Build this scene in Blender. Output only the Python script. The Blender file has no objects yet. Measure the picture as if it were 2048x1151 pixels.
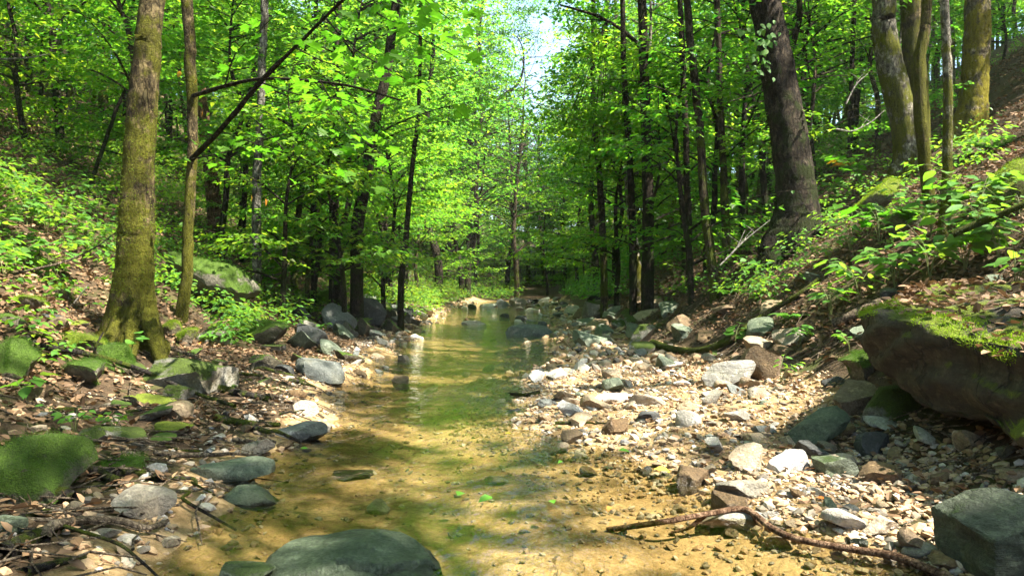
import bpy, bmesh, math
import numpy as np
from mathutils import Vector, Matrix

R = math.radians
rng = np.random.default_rng(11)
scene = bpy.context.scene
col = scene.collection

# ------------------------------------------------------------------ camera, world, sun, exposure
F, CX, CY, CAMH = 1500.0, 1024.0, 575.5, 1.1          # focal length in pixels of the 2048 px wide photograph
cam_data = bpy.data.cameras.new('camera')
cam_data.sensor_width = 36.0
cam_data.lens = 36.0 * F / 2048.0
cam_data.clip_start = 0.05
cam_data.clip_end = 600.0
cam = bpy.data.objects.new('camera', cam_data)
cam.location = (0, 0, CAMH)
cam.rotation_euler = (R(90), 0, 0)
col.objects.link(cam)
scene.camera = cam

SUN_AZ, SUN_EL = R(117), R(57)
S = np.array([math.sin(SUN_AZ) * math.cos(SUN_EL), math.cos(SUN_AZ) * math.cos(SUN_EL), math.sin(SUN_EL)])
world = bpy.data.worlds.new('World')
scene.world = world
world.use_nodes = True
wn = world.node_tree
wn.nodes.clear()
sky = wn.nodes.new('ShaderNodeTexSky')
sky.sky_type = 'NISHITA'
sky.sun_disc = False
sky.sun_elevation = SUN_EL
sky.sun_rotation = SUN_AZ
sky.air_density = 1.0
sky.dust_density = 1.5
bg = wn.nodes.new('ShaderNodeBackground')
bg.inputs['Strength'].default_value = 0.10
wo = wn.nodes.new('ShaderNodeOutputWorld')
wn.links.new(sky.outputs[0], bg.inputs['Color'])
wn.links.new(bg.outputs[0], wo.inputs['Surface'])

sd = bpy.data.lights.new('sun', 'SUN')
sd.energy = 5.0
sd.angle = R(0.53)
sd.color = (1.0, 0.93, 0.80)
sun = bpy.data.objects.new('sun', sd)
sun.rotation_euler = Vector(S).to_track_quat('Z', 'Y').to_euler()
sun.location = (20, -6, 40)
col.objects.link(sun)

scene.view_settings.view_transform = 'Standard'
scene.view_settings.look = 'None'
scene.view_settings.exposure = 2.5
scene.view_settings.gamma = 1.0
scene.view_settings.use_curve_mapping = False
cy = scene.cycles
cy.max_bounces = 8
cy.diffuse_bounces = 4
cy.glossy_bounces = 3
cy.transmission_bounces = 5
cy.transparent_max_bounces = 10
cy.sample_clamp_indirect = 8.0
cy.caustics_reflective = False
cy.caustics_refractive = False
try:
    cy.use_denoising = True
    cy.denoiser = 'OPENIMAGEDENOISE'
    cy.denoising_input_passes = 'RGB_ALBEDO_NORMAL'
except Exception:
    pass

# ------------------------------------------------------------------ numeric helpers
def waves(seed, n=10, dim=2):
    r = np.random.default_rng(seed)
    k = r.normal(size=(n, dim))
    k /= np.linalg.norm(k, axis=1)[:, None]
    k *= r.uniform(0.6, 1.6, (n, 1))
    return k, r.uniform(0, 6.28, n)

_W = {}
def noise(p, freq=1.0, seed=0):
    p = np.asarray(p, float)
    key = (seed, p.shape[-1])
    if key not in _W:
        _W[key] = waves(seed, 12, p.shape[-1])
    k, ph = _W[key]
    return np.sin(p @ (k.T * freq) + ph).sum(-1) / 3.4

def fbm(p, freq=1.0, seed=0, octv=3):
    a, t = 1.0, 0.0
    for i in range(octv):
        t = t + a * noise(p, freq * 2.1 ** i, seed + 17 * i)
        a *= 0.5
    return t

def smooth(a, b, x):
    t = np.clip((x - a) / (b - a), 0, 1)
    return t * t * (3 - 2 * t)

def splus(x, k):
    return k * np.logaddexp(0, np.asarray(x, float) / k)

def unit(v):
    return v / np.maximum(np.linalg.norm(v, axis=-1, keepdims=True), 1e-9)

# ------------------------------------------------------------------ valley shape
KY = [-15, 0, 2.2, 2.87, 3.9, 5.1, 6.0, 7.4, 9.5, 12.8, 20, 31, 44, 60, 140]
KL = [-1.5, -1.5, -1.4, -1.42, -1.5, -1.52, -1.56, -1.78, -1.95, -2.1, -2.5, -2.8, -2.3, -1.0, 2]
KR = [1.7, 1.7, 1.7, 1.6, 1.05, 0.72, 0.12, 0.05, 0.45, 0.75, 1.2, 1.9, 2.4, 4.0, 8]
KO = [2.4, 2.4, 2.4, 2.3, 2.35, 2.45, 2.5, 2.6, 2.35, 2.1, 2.0, 2.5, 3.0, 4.6, 9]

def edges(y):
    y = np.asarray(y, float)
    a = np.interp(y, KY, KL) + 0.10 * np.sin(y * 2.1 + 1) + 0.05 * np.sin(y * 5.3) + 0.03 * np.sin(y * 11.7 + 2)
    b = np.interp(y, KY, KR) + 0.10 * np.sin(y * 1.7 + 2) + 0.05 * np.sin(y * 4.7 + 1)
    o = np.interp(y, KY, KO) + 0.08 * np.sin(y * 1.3)
    return a, b, np.maximum(o, b + 0.2)

def zw(y):
    return 0.008 * splus(np.asarray(y, float) - 8, 1.0)

def H(x, y, fine=True):
    x = np.asarray(x, float); y = np.asarray(y, float)
    a, b, o = edges(y)
    w = zw(y)
    din = np.minimum(x - a, b - x)
    z = w - 0.14 * (1 - np.exp(-np.maximum(din, 0) / 0.45))
    dr = np.maximum(x - b, 0)
    z = z + 0.06 * np.minimum(dr, o - b) + 0.03 * (1 - np.exp(-dr / 0.1))
    d2 = splus(x - o, 0.12)
    z = z + 0.72 * np.minimum(d2, 2.0) + 0.58 * np.maximum(d2 - 2.0, 0) - 0.15 * np.maximum(d2 - 22, 0)
    dl = np.maximum(a - x, 0)
    z = z + 0.05 * (1 - np.exp(-dl / 0.15)) + 0.2 * dl + 0.44 * splus(dl - 1.95, 0.25) - 0.12 * np.maximum(dl - 22, 0)
    z = z + 0.11 * splus(y - 47, 3.0) * np.exp(-((x - 2) / 25.0) ** 2)
    if fine:
        p = np.stack([x, y], -1)
        bank = smooth(0.0, 1.2, np.maximum(dl, x - o))
        z = z + (0.018 + 0.064 * bank) * noise(p, 1.6, 3) + (0.014 + 0.020 * bank) * noise(p, 5.0, 4) + 0.006 * noise(p, 13.0, 6)
        z = z + 0.35 * smooth(4, 12, np.maximum(dl, x - o)) * noise(p, 0.35, 5)
    return z

def px(u, v, Y):
    return np.array([(u - CX) / F * Y, Y, CAMH + (CY - v) / F * Y])

_YS = np.concatenate([np.arange(1.2, 14, 0.02), np.arange(14, 110, 0.1)])
def ground_at(u, v):
    x = (u - CX) / F * _YS
    z = CAMH + (CY - v) / F * _YS
    hit = np.nonzero(H(x, _YS) >= z)[0]
    Y = _YS[hit[0]] if len(hit) else 60.0
    X = (u - CX) / F * Y
    return np.array([X, Y, float(H(X, Y))])

# ------------------------------------------------------------------ mesh and object helpers
def mesh_np(name, V, faces, smooth_on=True):
    me = bpy.data.meshes.new(name)
    V = np.ascontiguousarray(V, np.float32)
    me.vertices.add(len(V))
    me.vertices.foreach_set('co', V.ravel())
    faces = [np.asarray(f, np.int32) for f in faces if len(f)]
    idx = np.concatenate([f.ravel() for f in faces])
    tot = np.concatenate([np.full(len(f), f.shape[1], np.int32) for f in faces])
    me.loops.add(len(idx))
    me.loops.foreach_set('vertex_index', idx)
    me.polygons.add(len(tot))
    me.polygons.foreach_set('loop_start', np.concatenate([[0], np.cumsum(tot)[:-1]]).astype(np.int32))
    me.polygons.foreach_set('use_smooth', np.full(len(tot), smooth_on, bool))
    me.update(calc_edges=True)
    return me

def link(name, data, mat=None, parent=None):
    o = bpy.data.objects.new(name, data)
    col.objects.link(o)
    if mat is not None and data is not None and not len(data.materials):
        data.materials.append(mat)
    if parent is not None:
        o.parent = parent
    return o

def tag(o, label, cat=None, group=None):
    o['label'] = label
    if cat: o['category'] = cat
    if group: o['group'] = group
    return o

def empty(name, loc, label, cat, group=None, rz=0.0, s=1.0):
    o = bpy.data.objects.new(name, None)
    o.empty_display_size = 0.1
    col.objects.link(o)
    o.location = loc; o.rotation_euler = (0, 0, rz); o.scale = (s, s, s)
    return tag(o, label, cat, group)

class Geo:
    """collects vertices and faces of one mesh"""
    def __init__(self): self.V = []; self.F = {}; self.n = 0
    def add(self, V, F):
        F = np.asarray(F)
        self.F.setdefault(F.shape[1], []).append(F + self.n)
        self.V.append(V); self.n += len(V)
    def mesh(self, name, sm=True):
        return mesh_np(name, np.concatenate(self.V), [np.concatenate(f) for f in self.F.values()], sm)

def tube(P, rad, sides=8, rough=0.0, seed=0, flare=None, cap=True):
    P = np.asarray(P, float); n = len(P)
    rad = np.broadcast_to(np.asarray(rad, float), (n,))
    T = unit(np.gradient(P, axis=0))
    ref = np.array([1.0, 0.1, 0.05]) if abs(T[0][0]) < 0.8 else np.array([0.0, 1.0, 0.1])
    A = np.zeros_like(P)
    a = unit(ref - T[0] * (ref @ T[0]))
    for i in range(n):
        a = unit(a - T[i] * (a @ T[i])); A[i] = a
    B = np.cross(T, A)
    th = np.linspace(0, 2 * math.pi, sides, endpoint=False)
    c, s = np.cos(th), np.sin(th)
    rr = np.repeat(rad[:, None], sides, 1)
    if rough:
        q = np.stack(np.broadcast_arrays(c[None] * 1.0, s[None] * 1.0, (P[:, 2] / 0.25)[:, None] + P[:, :1] * 3), -1)
        rr = rr * (1 + rough * (noise(q, 1.3, seed) + 0.6 * noise(q, 4.0, seed + 1)))
    if flare is not None:
        rr = rr * flare(th[None], P[:, 2:3])
    V = P[:, None] + rr[..., None] * (A[:, None] * c[None, :, None] + B[:, None] * s[None, :, None])
    V = V.reshape(-1, 3)
    i = np.arange(n - 1)[:, None] * sides; j = np.arange(sides)[None]; k = (j + 1) % sides
    Q = np.stack([i + j, i + k, i + sides + k, i + sides + j], -1).reshape(-1, 4)
    return V, Q

def spline(pts, n):
    """Catmull-Rom through pts"""
    pts = np.asarray(pts, float)
    p = np.vstack([2 * pts[0] - pts[1], pts, 2 * pts[-1] - pts[-2]])
    t = np.linspace(0, len(pts) - 1 - 1e-6, n)
    i = t.astype(int); f = (t - i)[:, None]
    a, b, c, d = p[i], p[i + 1], p[i + 2], p[i + 3]
    return 0.5 * (2 * b + (c - a) * f + (2 * a - 5 * b + 4 * c - d) * f ** 2 + (3 * b - a - 3 * c + d) * f ** 3)

def leaf_arrays(pos, d, nrm, L, ratio=0.62, fold=0.18, fine=True, droop=0.12):
    """ovate leaves: base at pos, along d, face normal nrm"""
    d = unit(d); nrm = unit(nrm - d * (nrm * d).sum(-1, keepdims=True)); sd_ = np.cross(nrm, d)
    L = np.asarray(L, float)[:, None]
    if fine:
        prof = [(0, 0, 0), (0.32, 0.5, 1), (0.70, 0.36, 1), (1.0, 0, 0), (0.70, -0.36, 1), (0.32, -0.5, 1)]
    else:
        prof = [(0, 0, 0), (0.45, 0.5, 1), (1.0, 0, 0), (0.45, -0.5, 1)]
    vs = [pos + d * L * t + sd_ * L * (w * ratio) + nrm * L * (fold * abs(w) * 1.2 - droop * t * t) for t, w, e in prof]
    V = np.stack(vs, 1)
    n = len(pos); m = len(prof)
    base = np.arange(n)[:, None] * m
    if fine:
        Q = np.concatenate([base + np.array([[0, 1, 2, 3]]), base + np.array([[0, 3, 4, 5]])])
        return V.reshape(-1, 3), Q
    Q = np.concatenate([base + np.array([[0, 1, 2]]), base + np.array([[0, 2, 3]])])
    return V.reshape(-1, 3), Q

# ------------------------------------------------------------------ materials
class NT:
    def __init__(self, name):
        self.m = bpy.data.materials.new(name); self.m.use_nodes = True
        self.t = self.m.node_tree; self.t.nodes.clear()
        self.out = self.n('ShaderNodeOutputMaterial')
    def n(self, typ, **kw):
        x = self.t.nodes.new(typ)
        for k, v in kw.items():
            if hasattr(x, k): setattr(x, k, v)
        return x
    def l(self, a, b): self.t.links.new(a, b)
    def set(self, sock, v):
        if hasattr(v, 'is_linked') or hasattr(v, 'links'): self.l(v, sock)
        else: sock.default_value = v
    def tex(self, scale, detail=4.0, rough=0.55, vec=None, dist=0.0):
        x = self.n('ShaderNodeTexNoise')
        x.inputs['Scale'].default_value = scale; x.inputs['Detail'].default_value = detail
        x.inputs['Roughness'].default_value = rough; x.inputs['Distortion'].default_value = dist
        if vec is not None: self.l(vec, x.inputs['Vector'])
        return x.outputs[0]
    def ramp(self, fac, stops, interp='LINEAR'):
        x = self.n('ShaderNodeValToRGB'); x.color_ramp.interpolation = interp
        e = x.color_ramp.elements
        while len(e) < len(stops): e.new(0.5)
        for el, (p, c) in zip(e, stops):
            el.position = p; el.color = (c[0], c[1], c[2], 1) if not isinstance(c, (int, float)) else (c, c, c, 1)
        self.l(fac, x.inputs[0]); return x.outputs[0]
    def mix(self, fac, a, b, mode='MIX'):
        x = self.n('ShaderNodeMix', data_type='RGBA', blend_type=mode)
        for s, v in ((x.inputs[0], fac), (x.inputs[6], a), (x.inputs[7], b)):
            if isinstance(v, tuple): v = (v[0], v[1], v[2], 1)
            self.set(s, v)
        return x.outputs[2]
    def math(self, op, a, b=0.5, clamp=False):
        x = self.n('ShaderNodeMath', operation=op, use_clamp=clamp)
        self.set(x.inputs[0], a); self.set(x.inputs[1], b); return x.outputs[0]
    def mapr(self, v, a, b, c=0.0, d=1.0):
        x = self.n('ShaderNodeMapRange'); self.l(v, x.inputs[0])
        for i, q in enumerate((a, b, c, d)): x.inputs[1 + i].default_value = q
        return x.outputs[0]
    def bump(self, h, strength=0.5, dist=0.02, nrm=None):
        x = self.n('ShaderNodeBump'); x.inputs['Strength'].default_value = strength; x.inputs['Distance'].default_value = dist
        self.l(h, x.inputs['Height'])
        if nrm is not None: self.l(nrm, x.inputs['Normal'])
        return x.outputs[0]
    def bsdf(self, color, rough=0.8, spec=0.3, normal=None):
        x = self.n('ShaderNodeBsdfPrincipled')
        if isinstance(color, tuple): color = (color[0], color[1], color[2], 1)
        self.set(x.inputs['Base Color'], color); self.set(x.inputs['Roughness'], rough)
        x.inputs['Specular IOR Level'].default_value = spec
        if normal is not None: self.l(normal, x.inputs['Normal'])
        return x.outputs[0]
    def done(self, s): self.l(s, self.out.inputs[0]); return self.m

def leaf_mat(name, stops, tstops, trans=0.5, rough=0.45):
    t = NT(name)
    g = t.n('ShaderNodeNewGeometry'); oi = t.n('ShaderNodeObjectInfo')
    r = t.math('ADD', t.math('MULTIPLY', g.outputs['Random Per Island'], 0.62), t.math('MULTIPLY', oi.outputs['Random'], 0.38))
    c = t.ramp(r, stops); ct = t.ramp(r, tstops)
    a = t.bsdf(c, rough, 0.35)
    b = t.n('ShaderNodeBsdfTranslucent'); t.l(ct, b.inputs[0])
    mx = t.n('ShaderNodeMixShader'); mx.inputs[0].default_value = trans
    t.l(a, mx.inputs[1]); t.l(b.outputs[0], mx.inputs[2])
    return t.done(mx.outputs[0])

M = {}
M['leaf'] = leaf_mat('leaf_green',
    [(0.05, (0.035, 0.10, 0.012)), (0.4, (0.06, 0.145, 0.014)), (0.75, (0.095, 0.19, 0.018)), (0.95, (0.15, 0.22, 0.025))],
    [(0.05, (0.07, 0.33, 0.025)), (0.35, (0.16, 0.43, 0.02)), (0.7, (0.27, 0.53, 0.02)), (0.95, (0.48, 0.62, 0.03))], 0.55)
M['leaf_far'] = leaf_mat('leaf_green_mid',
    [(0.0, (0.035, 0.11, 0.012)), (0.5, (0.055, 0.16, 0.016)), (1.0, (0.10, 0.20, 0.022))],
    [(0.05, (0.07, 0.35, 0.035)), (0.35, (0.18, 0.46, 0.03)), (0.7, (0.30, 0.56, 0.03)), (0.95, (0.52, 0.66, 0.05))], 0.55)
M['maple'] = leaf_mat('leaf_maple',
    [(0.0, (0.045, 0.13, 0.012)), (0.6, (0.07, 0.17, 0.014)), (1.0, (0.11, 0.20, 0.015))],
    [(0.0, (0.08, 0.34, 0.012)), (0.6, (0.14, 0.44, 0.016)), (1.0, (0.26, 0.52, 0.02))], 0.5)
M['herb'] = leaf_mat('leaf_herb',
    [(0.0, (0.04, 0.13, 0.018)), (0.6, (0.06, 0.17, 0.02)), (1.0, (0.11, 0.20, 0.02))],
    [(0.1, (0.11, 0.34, 0.03)), (0.5, (0.22, 0.46, 0.03)), (0.9, (0.42, 0.55, 0.04))], 0.45, 0.62)
M['fern'] = leaf_mat('leaf_fern', [(0, (0.05, 0.15, 0.02)), (1, (0.09, 0.19, 0.02))], [(0, (0.12, 0.38, 0.03)), (1, (0.2, 0.45, 0.03))], 0.45)
M['grass'] = leaf_mat('grass_blade', [(0, (0.08, 0.16, 0.03)), (0.7, (0.13, 0.2, 0.04)), (1, (0.25, 0.22, 0.09))], [(0, (0.15, 0.36, 0.04)), (1, (0.3, 0.4, 0.08))], 0.4)
M['moss_tuft'] = leaf_mat('moss_tuft', [(0, (0.09, 0.16, 0.008)), (1, (0.18, 0.24, 0.014))], [(0, (0.2, 0.4, 0.012)), (1, (0.38, 0.52, 0.018))], 0.45, 0.8)
M['moss_green'] = leaf_mat('moss_green', [(0, (0.03, 0.08, 0.005)), (1, (0.07, 0.13, 0.01))], [(0, (0.08, 0.22, 0.01)), (1, (0.15, 0.3, 0.015))], 0.4, 0.8)
M['autumn'] = leaf_mat('leaf_autumn', [(0, (0.42, 0.13, 0.02)), (0.5, (0.5, 0.22, 0.03)), (1, (0.55, 0.36, 0.04))], [(0, (0.55, 0.16, 0.02)), (1, (0.6, 0.4, 0.03))], 0.4)
M['litter'] = leaf_mat('leaf_litter',
    [(0.0, (0.06, 0.035, 0.018)), (0.35, (0.12, 0.07, 0.035)), (0.65, (0.21, 0.125, 0.065)), (0.86, (0.32, 0.21, 0.12)), (0.94, (0.30, 0.10, 0.04)), (1.0, (0.42, 0.32, 0.21))],
    [(0.0, (0.14, 0.06, 0.02)), (1.0, (0.30, 0.17, 0.08))], 0.12, 0.7)

def bark_mat(name, c1, c2, moss, amount, moss_hi=3.0, scale=1.0):
    t = NT(name)
    tc = t.n('ShaderNodeTexCoord'); mp = t.n('ShaderNodeMapping'); mp.inputs['Scale'].default_value = (1, 1, 0.35)
    t.l(tc.outputs['Object'], mp.inputs[0])
    n1 = t.tex(22 * scale, 6, 0.65, mp.outputs[0]); n2 = t.tex(3.0 * scale, 5, 0.6, tc.outputs['Object'])
    n3 = t.tex(90 * scale, 3, 0.6, tc.outputs['Object']); n4 = t.tex(9 * scale, 4, 0.7, tc.outputs['Object'])
    mf = t.n('ShaderNodeMapping'); mf.inputs['Scale'].default_value = (1, 1, 0.14); t.l(tc.outputs['Object'], mf.inputs[0]); n5 = t.tex(34 * scale, 5, 0.7, mf.outputs[0], 0.3)
    c = t.mix(t.mapr(n1, 0.35, 0.68), c1, c2)
    c = t.mix(t.mapr(n5, 0.38, 0.5, 0.8, 0.0), c, tuple(x * 0.4 for x in c1))
    c = t.mix(t.mapr(n4, 0.5, 0.62, 0, 0.7), c, tuple(x * 1.7 for x in c2))
    mv = t.n('ShaderNodeMapping'); mv.inputs['Scale'].default_value = (1, 1, 0.25); t.l(tc.outputs['Object'], mv.inputs[0])
    wv = t.n('ShaderNodeVectorMath', operation='ADD'); t.l(mv.outputs[0], wv.inputs[0]); nzz = t.n('ShaderNodeTexNoise'); nzz.inputs['Scale'].default_value = 8; nzz.inputs['Detail'].default_value = 3; t.l(tc.outputs['Object'], nzz.inputs['Vector'])
    sz = t.n('ShaderNodeVectorMath', operation='SCALE'); t.l(nzz.outputs['Color'], sz.inputs[0]); sz.inputs['Scale'].default_value = 0.12; t.l(sz.outputs[0], wv.inputs[1])
    vo = t.n('ShaderNodeTexVoronoi', feature='DISTANCE_TO_EDGE'); vo.inputs['Scale'].default_value = 17 * scale; t.l(wv.outputs[0], vo.inputs['Vector'])
    plate = t.mapr(vo.outputs['Distance'], 0.0, 0.12, 0.0, 1.0)
    c = t.mix(t.mapr(plate, 0, 1, 0.65, 0.0), c, tuple(x * 0.35 for x in c1))
    sep = t.n('ShaderNodeSeparateXYZ'); t.l(tc.outputs['Object'], sep.inputs[0])
    hz = t.mapr(sep.outputs[2], 0.0, moss_hi, 0.16, -0.06)
    f = t.math('ADD', t.math('ADD', n2, hz), t.math('MULTIPLY', t.math('SUBTRACT', n1, 0.5), 0.35))
    f = t.mapr(f, 0.62 - amount * 0.3, 0.72 - amount * 0.3, 0.0, 1.0 if amount > 0.02 else 0.0)
    mc = t.mix(t.mapr(n3, 0.3, 0.7), tuple(x * 0.45 for x in moss), tuple(x * 1.25 for x in moss))
    c = t.mix(f, c, mc)
    c = t.mix(t.mapr(t.tex(6 * scale, 5, 0.75, mp.outputs[0]), 0.5, 0.66, 0, 0.6), c, tuple(x * 0.5 for x in c1))
    nb = t.bump(n3, 0.8, 0.02, t.bump(n1, 1.0, 0.05, t.bump(n5, 1.0, 0.06, t.bump(plate, 0.8, 0.03))))
    return t.done(t.bsdf(c, 0.9, 0.15, nb))

MOSS = (0.085, 0.11, 0.012)
M['bark_moss'] = bark_mat('bark_mossy', (0.04, 0.03, 0.016), (0.21, 0.16, 0.08), (0.115, 0.115, 0.013), 0.50, 4.0)
M['bark_dark'] = bark_mat('bark_dark', (0.018, 0.014, 0.010), (0.065, 0.05, 0.035), (0.03, 0.04, 0.01), 0.25, 3.0)
M['bark_mid'] = bark_mat('bark_brown', (0.03, 0.022, 0.014), (0.11, 0.085, 0.055), MOSS, 0.3, 3.0)
M['bark_pale'] = bark_mat('bark_pale', (0.06, 0.05, 0.035), (0.38, 0.35, 0.28), (0.13, 0.135, 0.014), 0.30, 4.0)
M['bark_gold'] = bark_mat('bark_gold_moss', (0.05, 0.04, 0.022), (0.30, 0.25, 0.16), (0.22, 0.19, 0.015), 0.42, 4.0)
M['bark_birch'] = bark_mat('bark_white_spotted', (0.05, 0.042, 0.032), (0.24, 0.23, 0.20), MOSS, 0.15, 2.0, 0.6)
M['snag'] = bark_mat('dead_wood', (0.10, 0.05, 0.025), (0.26, 0.16, 0.09), MOSS, 0.05, 2.0)
M['stick'] = bark_mat('stick_wood', (0.10, 0.075, 0.05), (0.30, 0.24, 0.17), MOSS, 0.0, 2.0, 2.0)
M['stick_red'] = bark_mat('stick_red_wood', (0.13, 0.06, 0.03), (0.34, 0.22, 0.14), MOSS, 0.0, 2.0, 2.0)
M['stick_white'] = bark_mat('bleached_wood', (0.30, 0.27, 0.22), (0.55, 0.51, 0.45), MOSS, 0.0, 2.0, 2.0)
M['driftwood'] = bark_mat('black_wood', (0.018, 0.015, 0.013), (0.07, 0.06, 0.055), MOSS, 0.05, 1.0, 2.0)
M['log_moss'] = bark_mat('mossy_log', (0.06, 0.045, 0.025), (0.2, 0.15, 0.09), MOSS, 0.45, 2.0, 1.5)
t = NT('green_stem'); M['stem'] = t.done(t.bsdf((0.13, 0.15, 0.05), 0.6))

def rock_mat(name, c1, c2, c3, moss=0.0, rough=0.75, mosscol=MOSS, band=0.0, fine=1.0, crack=False):
    t = NT(name)
    tc = t.n('ShaderNodeTexCoord'); oi = t.n('ShaderNodeObjectInfo'); g = t.n('ShaderNodeNewGeometry')
    ad = t.n('ShaderNodeVectorMath', operation='ADD'); t.l(g.outputs['Position'], ad.inputs[0]); t.l(oi.outputs['Random'], ad.inputs[1])
    v = ad.outputs[0]
    n1 = t.tex(9 * fine, 7, 0.68, v, 0.4); n2 = t.tex(60 * fine, 5, 0.7, v); n3 = t.tex(2.6 * fine, 5, 0.6, v)
    c = t.mix(t.mapr(n1, 0.35, 0.65), c1, c2)
    c = t.mix(t.mapr(n3, 0.52, 0.66), c, c3)
    c = t.mix(t.mapr(n2, 0.4, 0.72, 0.0, 0.75), c, tuple(x * 0.35 for x in c1))
    c = t.mix(t.mapr(t.tex(17 * fine, 5, 0.7, v), 0.56, 0.66, 0.0, 0.6), c, tuple(min(x * 1.5, 0.7) for x in c2))
    r = t.math('FRACT', t.math('ADD', g.outputs['Random Per Island'], oi.outputs['Random']))
    h = n2
    if band:
        mp = t.n('ShaderNodeMapping'); mp.inputs['Rotation'].default_value = (0.5, 0.35, 0); mp.inputs['Scale'].default_value = (1, 1, 9); t.l(v, mp.inputs[0])
        nb = t.tex(4 * fine, 6, 0.7, mp.outputs[0]); h = t.math('ADD', t.math('MULTIPLY', n2, 0.4), nb)
        c = t.mix(t.mapr(nb, 0.45, 0.62, 0, band), c, tuple(x * 0.35 for x in c2))
    if crack:
        vo = t.n('ShaderNodeTexVoronoi', feature='DISTANCE_TO_EDGE'); vo.inputs['Scale'].default_value = 2.3
        mw = t.n('ShaderNodeVectorMath', operation='ADD'); t.l(v, mw.inputs[0])
        nz = t.n('ShaderNodeTexNoise'); nz.inputs['Scale'].default_value = 5; nz.inputs['Detail'].default_value = 4; t.l(v, nz.inputs['Vector'])
        sc_ = t.n('ShaderNodeVectorMath', operation='SCALE'); t.l(nz.outputs['Color'], sc_.inputs[0]); sc_.inputs['Scale'].default_value = 0.35
        t.l(sc_.outputs[0], mw.inputs[1]); t.l(mw.outputs[0], vo.inputs['Vector'])
        ck = t.mapr(vo.outputs['Distance'], 0.0, 0.035, 1.0, 0.0)
        c = t.mix(t.math('MULTIPLY', ck, 0.7), c, tuple(x * 0.3 for x in c1)); h = t.math('SUBTRACT', h, ck)
    hs = t.n('ShaderNodeHueSaturation'); t.l(c, hs.inputs['Color']); t.l(t.mapr(r, 0, 1, 0.7, 1.25), hs.inputs['Value']); t.l(t.mapr(r, 0, 1, 1.15, 0.8), hs.inputs['Saturation'])
    c = hs.outputs[0]
    # wet stain just above the water line
    sp = t.n('ShaderNodeSeparateXYZ'); t.l(g.outputs['Position'], sp.inputs[0])
    wet = t.mapr(t.math('ADD', sp.outputs[2], t.math('MULTIPLY', n1, 0.04)), 0.03, 0.075, 1.0, 0.0)
    c = t.mix(t.math('MULTIPLY', wet, 0.5), c, (0.02, 0.02, 0.012), 'MIX')
    ro = t.mapr(wet, 0, 1, rough, 0.28)
    if moss:
        sn = t.n('ShaderNodeSeparateXYZ'); t.l(g.outputs['Normal'], sn.inputs[0])
        f = t.math('ADD', t.math('MULTIPLY', sn.outputs[2], 0.45), t.math('MULTIPLY', t.math('SUBTRACT', n3, 0.5), 1.6))
        f = t.math('ADD', f, t.math('MULTIPLY', t.math('SUBTRACT', n1, 0.5), 0.5))
        f = t.mapr(f, 0.62 - moss * 0.75, 0.76 - moss * 0.75)
        nm = t.tex(150, 3, 0.6, v); nm2 = t.tex(14, 4, 0.6, v)
        mc = t.mix(t.mapr(nm, 0.3, 0.7), tuple(x * 0.35 for x in mosscol), tuple(x * 1.2 for x in mosscol))
        mc = t.mix(t.mapr(nm2, 0.45, 0.6), mc, tuple(x * 0.6 for x in mosscol))
        c = t.mix(f, c, mc); ro = t.math('MAXIMUM', ro, t.math('MULTIPLY', f, 0.95))
        h = t.math('ADD', h, t.math('MULTIPLY', f, nm))
    nb = t.bump(h, 0.9, 0.022, t.bump(n1, 0.8, 0.05))
    return t.done(t.bsdf(c, ro, 0.35, nb))

GM = (0.055, 0.115, 0.010)
YM = (0.17, 0.22, 0.014)
M['rock_grey'] = rock_mat('rock_grey', (0.15, 0.135, 0.105), (0.28, 0.25, 0.19), (0.21, 0.165, 0.10))
M['rock_tan'] = rock_mat('rock_tan', (0.27, 0.205, 0.13), (0.42, 0.33, 0.22), (0.34, 0.23, 0.12))
M['rock_pale'] = rock_mat('rock_pale', (0.40, 0.36, 0.30), (0.55, 0.50, 0.43), (0.45, 0.37, 0.27))
M['rock_white'] = rock_mat('rock_white', (0.42, 0.40, 0.37), (0.62, 0.60, 0.56), (0.34, 0.32, 0.29))
M['rock_blue'] = rock_mat('rock_blue_grey', (0.085, 0.095, 0.09), (0.17, 0.18, 0.165), (0.13, 0.13, 0.10))
M['rock_dark'] = rock_mat('rock_dark', (0.035, 0.037, 0.038), (0.085, 0.088, 0.085), (0.06, 0.06, 0.05))
M['rock_green'] = rock_mat('rock_green_grey', (0.085, 0.115, 0.075), (0.19, 0.22, 0.15), (0.12, 0.15, 0.08), 0.12, 0.6, (0.06, 0.10, 0.02))
M['rock_brown'] = rock_mat('rock_brown', (0.11, 0.07, 0.035), (0.22, 0.15, 0.08), (0.16, 0.10, 0.05))
M['rock_striped'] = rock_mat('rock_striped', (0.26, 0.25, 0.22), (0.42, 0.40, 0.36), (0.25, 0.24, 0.17), 0.15, 0.7, GM, 0.7)
M['rock_wetslab'] = rock_mat('rock_wet_slab', (0.035, 0.055, 0.028), (0.10, 0.13, 0.075), (0.05, 0.08, 0.03), 0.0, 0.45)
M['rock_halfmoss'] = rock_mat('rock_half_moss', (0.17, 0.165, 0.14), (0.32, 0.30, 0.25), (0.22, 0.19, 0.12), 0.62, 0.8, (0.075, 0.115, 0.012))
M['rock_moss'] = rock_mat('rock_moss', (0.09, 0.08, 0.055), (0.17, 0.15, 0.10), (0.12, 0.10, 0.06), 0.8, 0.8, (0.075, 0.14, 0.010))
M['rock_ymoss'] = rock_mat('rock_yellow_moss', (0.10, 0.08, 0.05), (0.17, 0.14, 0.09), (0.12, 0.10, 0.06), 0.8, 0.8, YM)
M['boulder'] = rock_mat('rock_boulder', (0.032, 0.027, 0.018), (0.088, 0.072, 0.047), (0.05, 0.038, 0.022), 0.52, 0.9, YM, 0.9, 0.9, crack=True)
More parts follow.
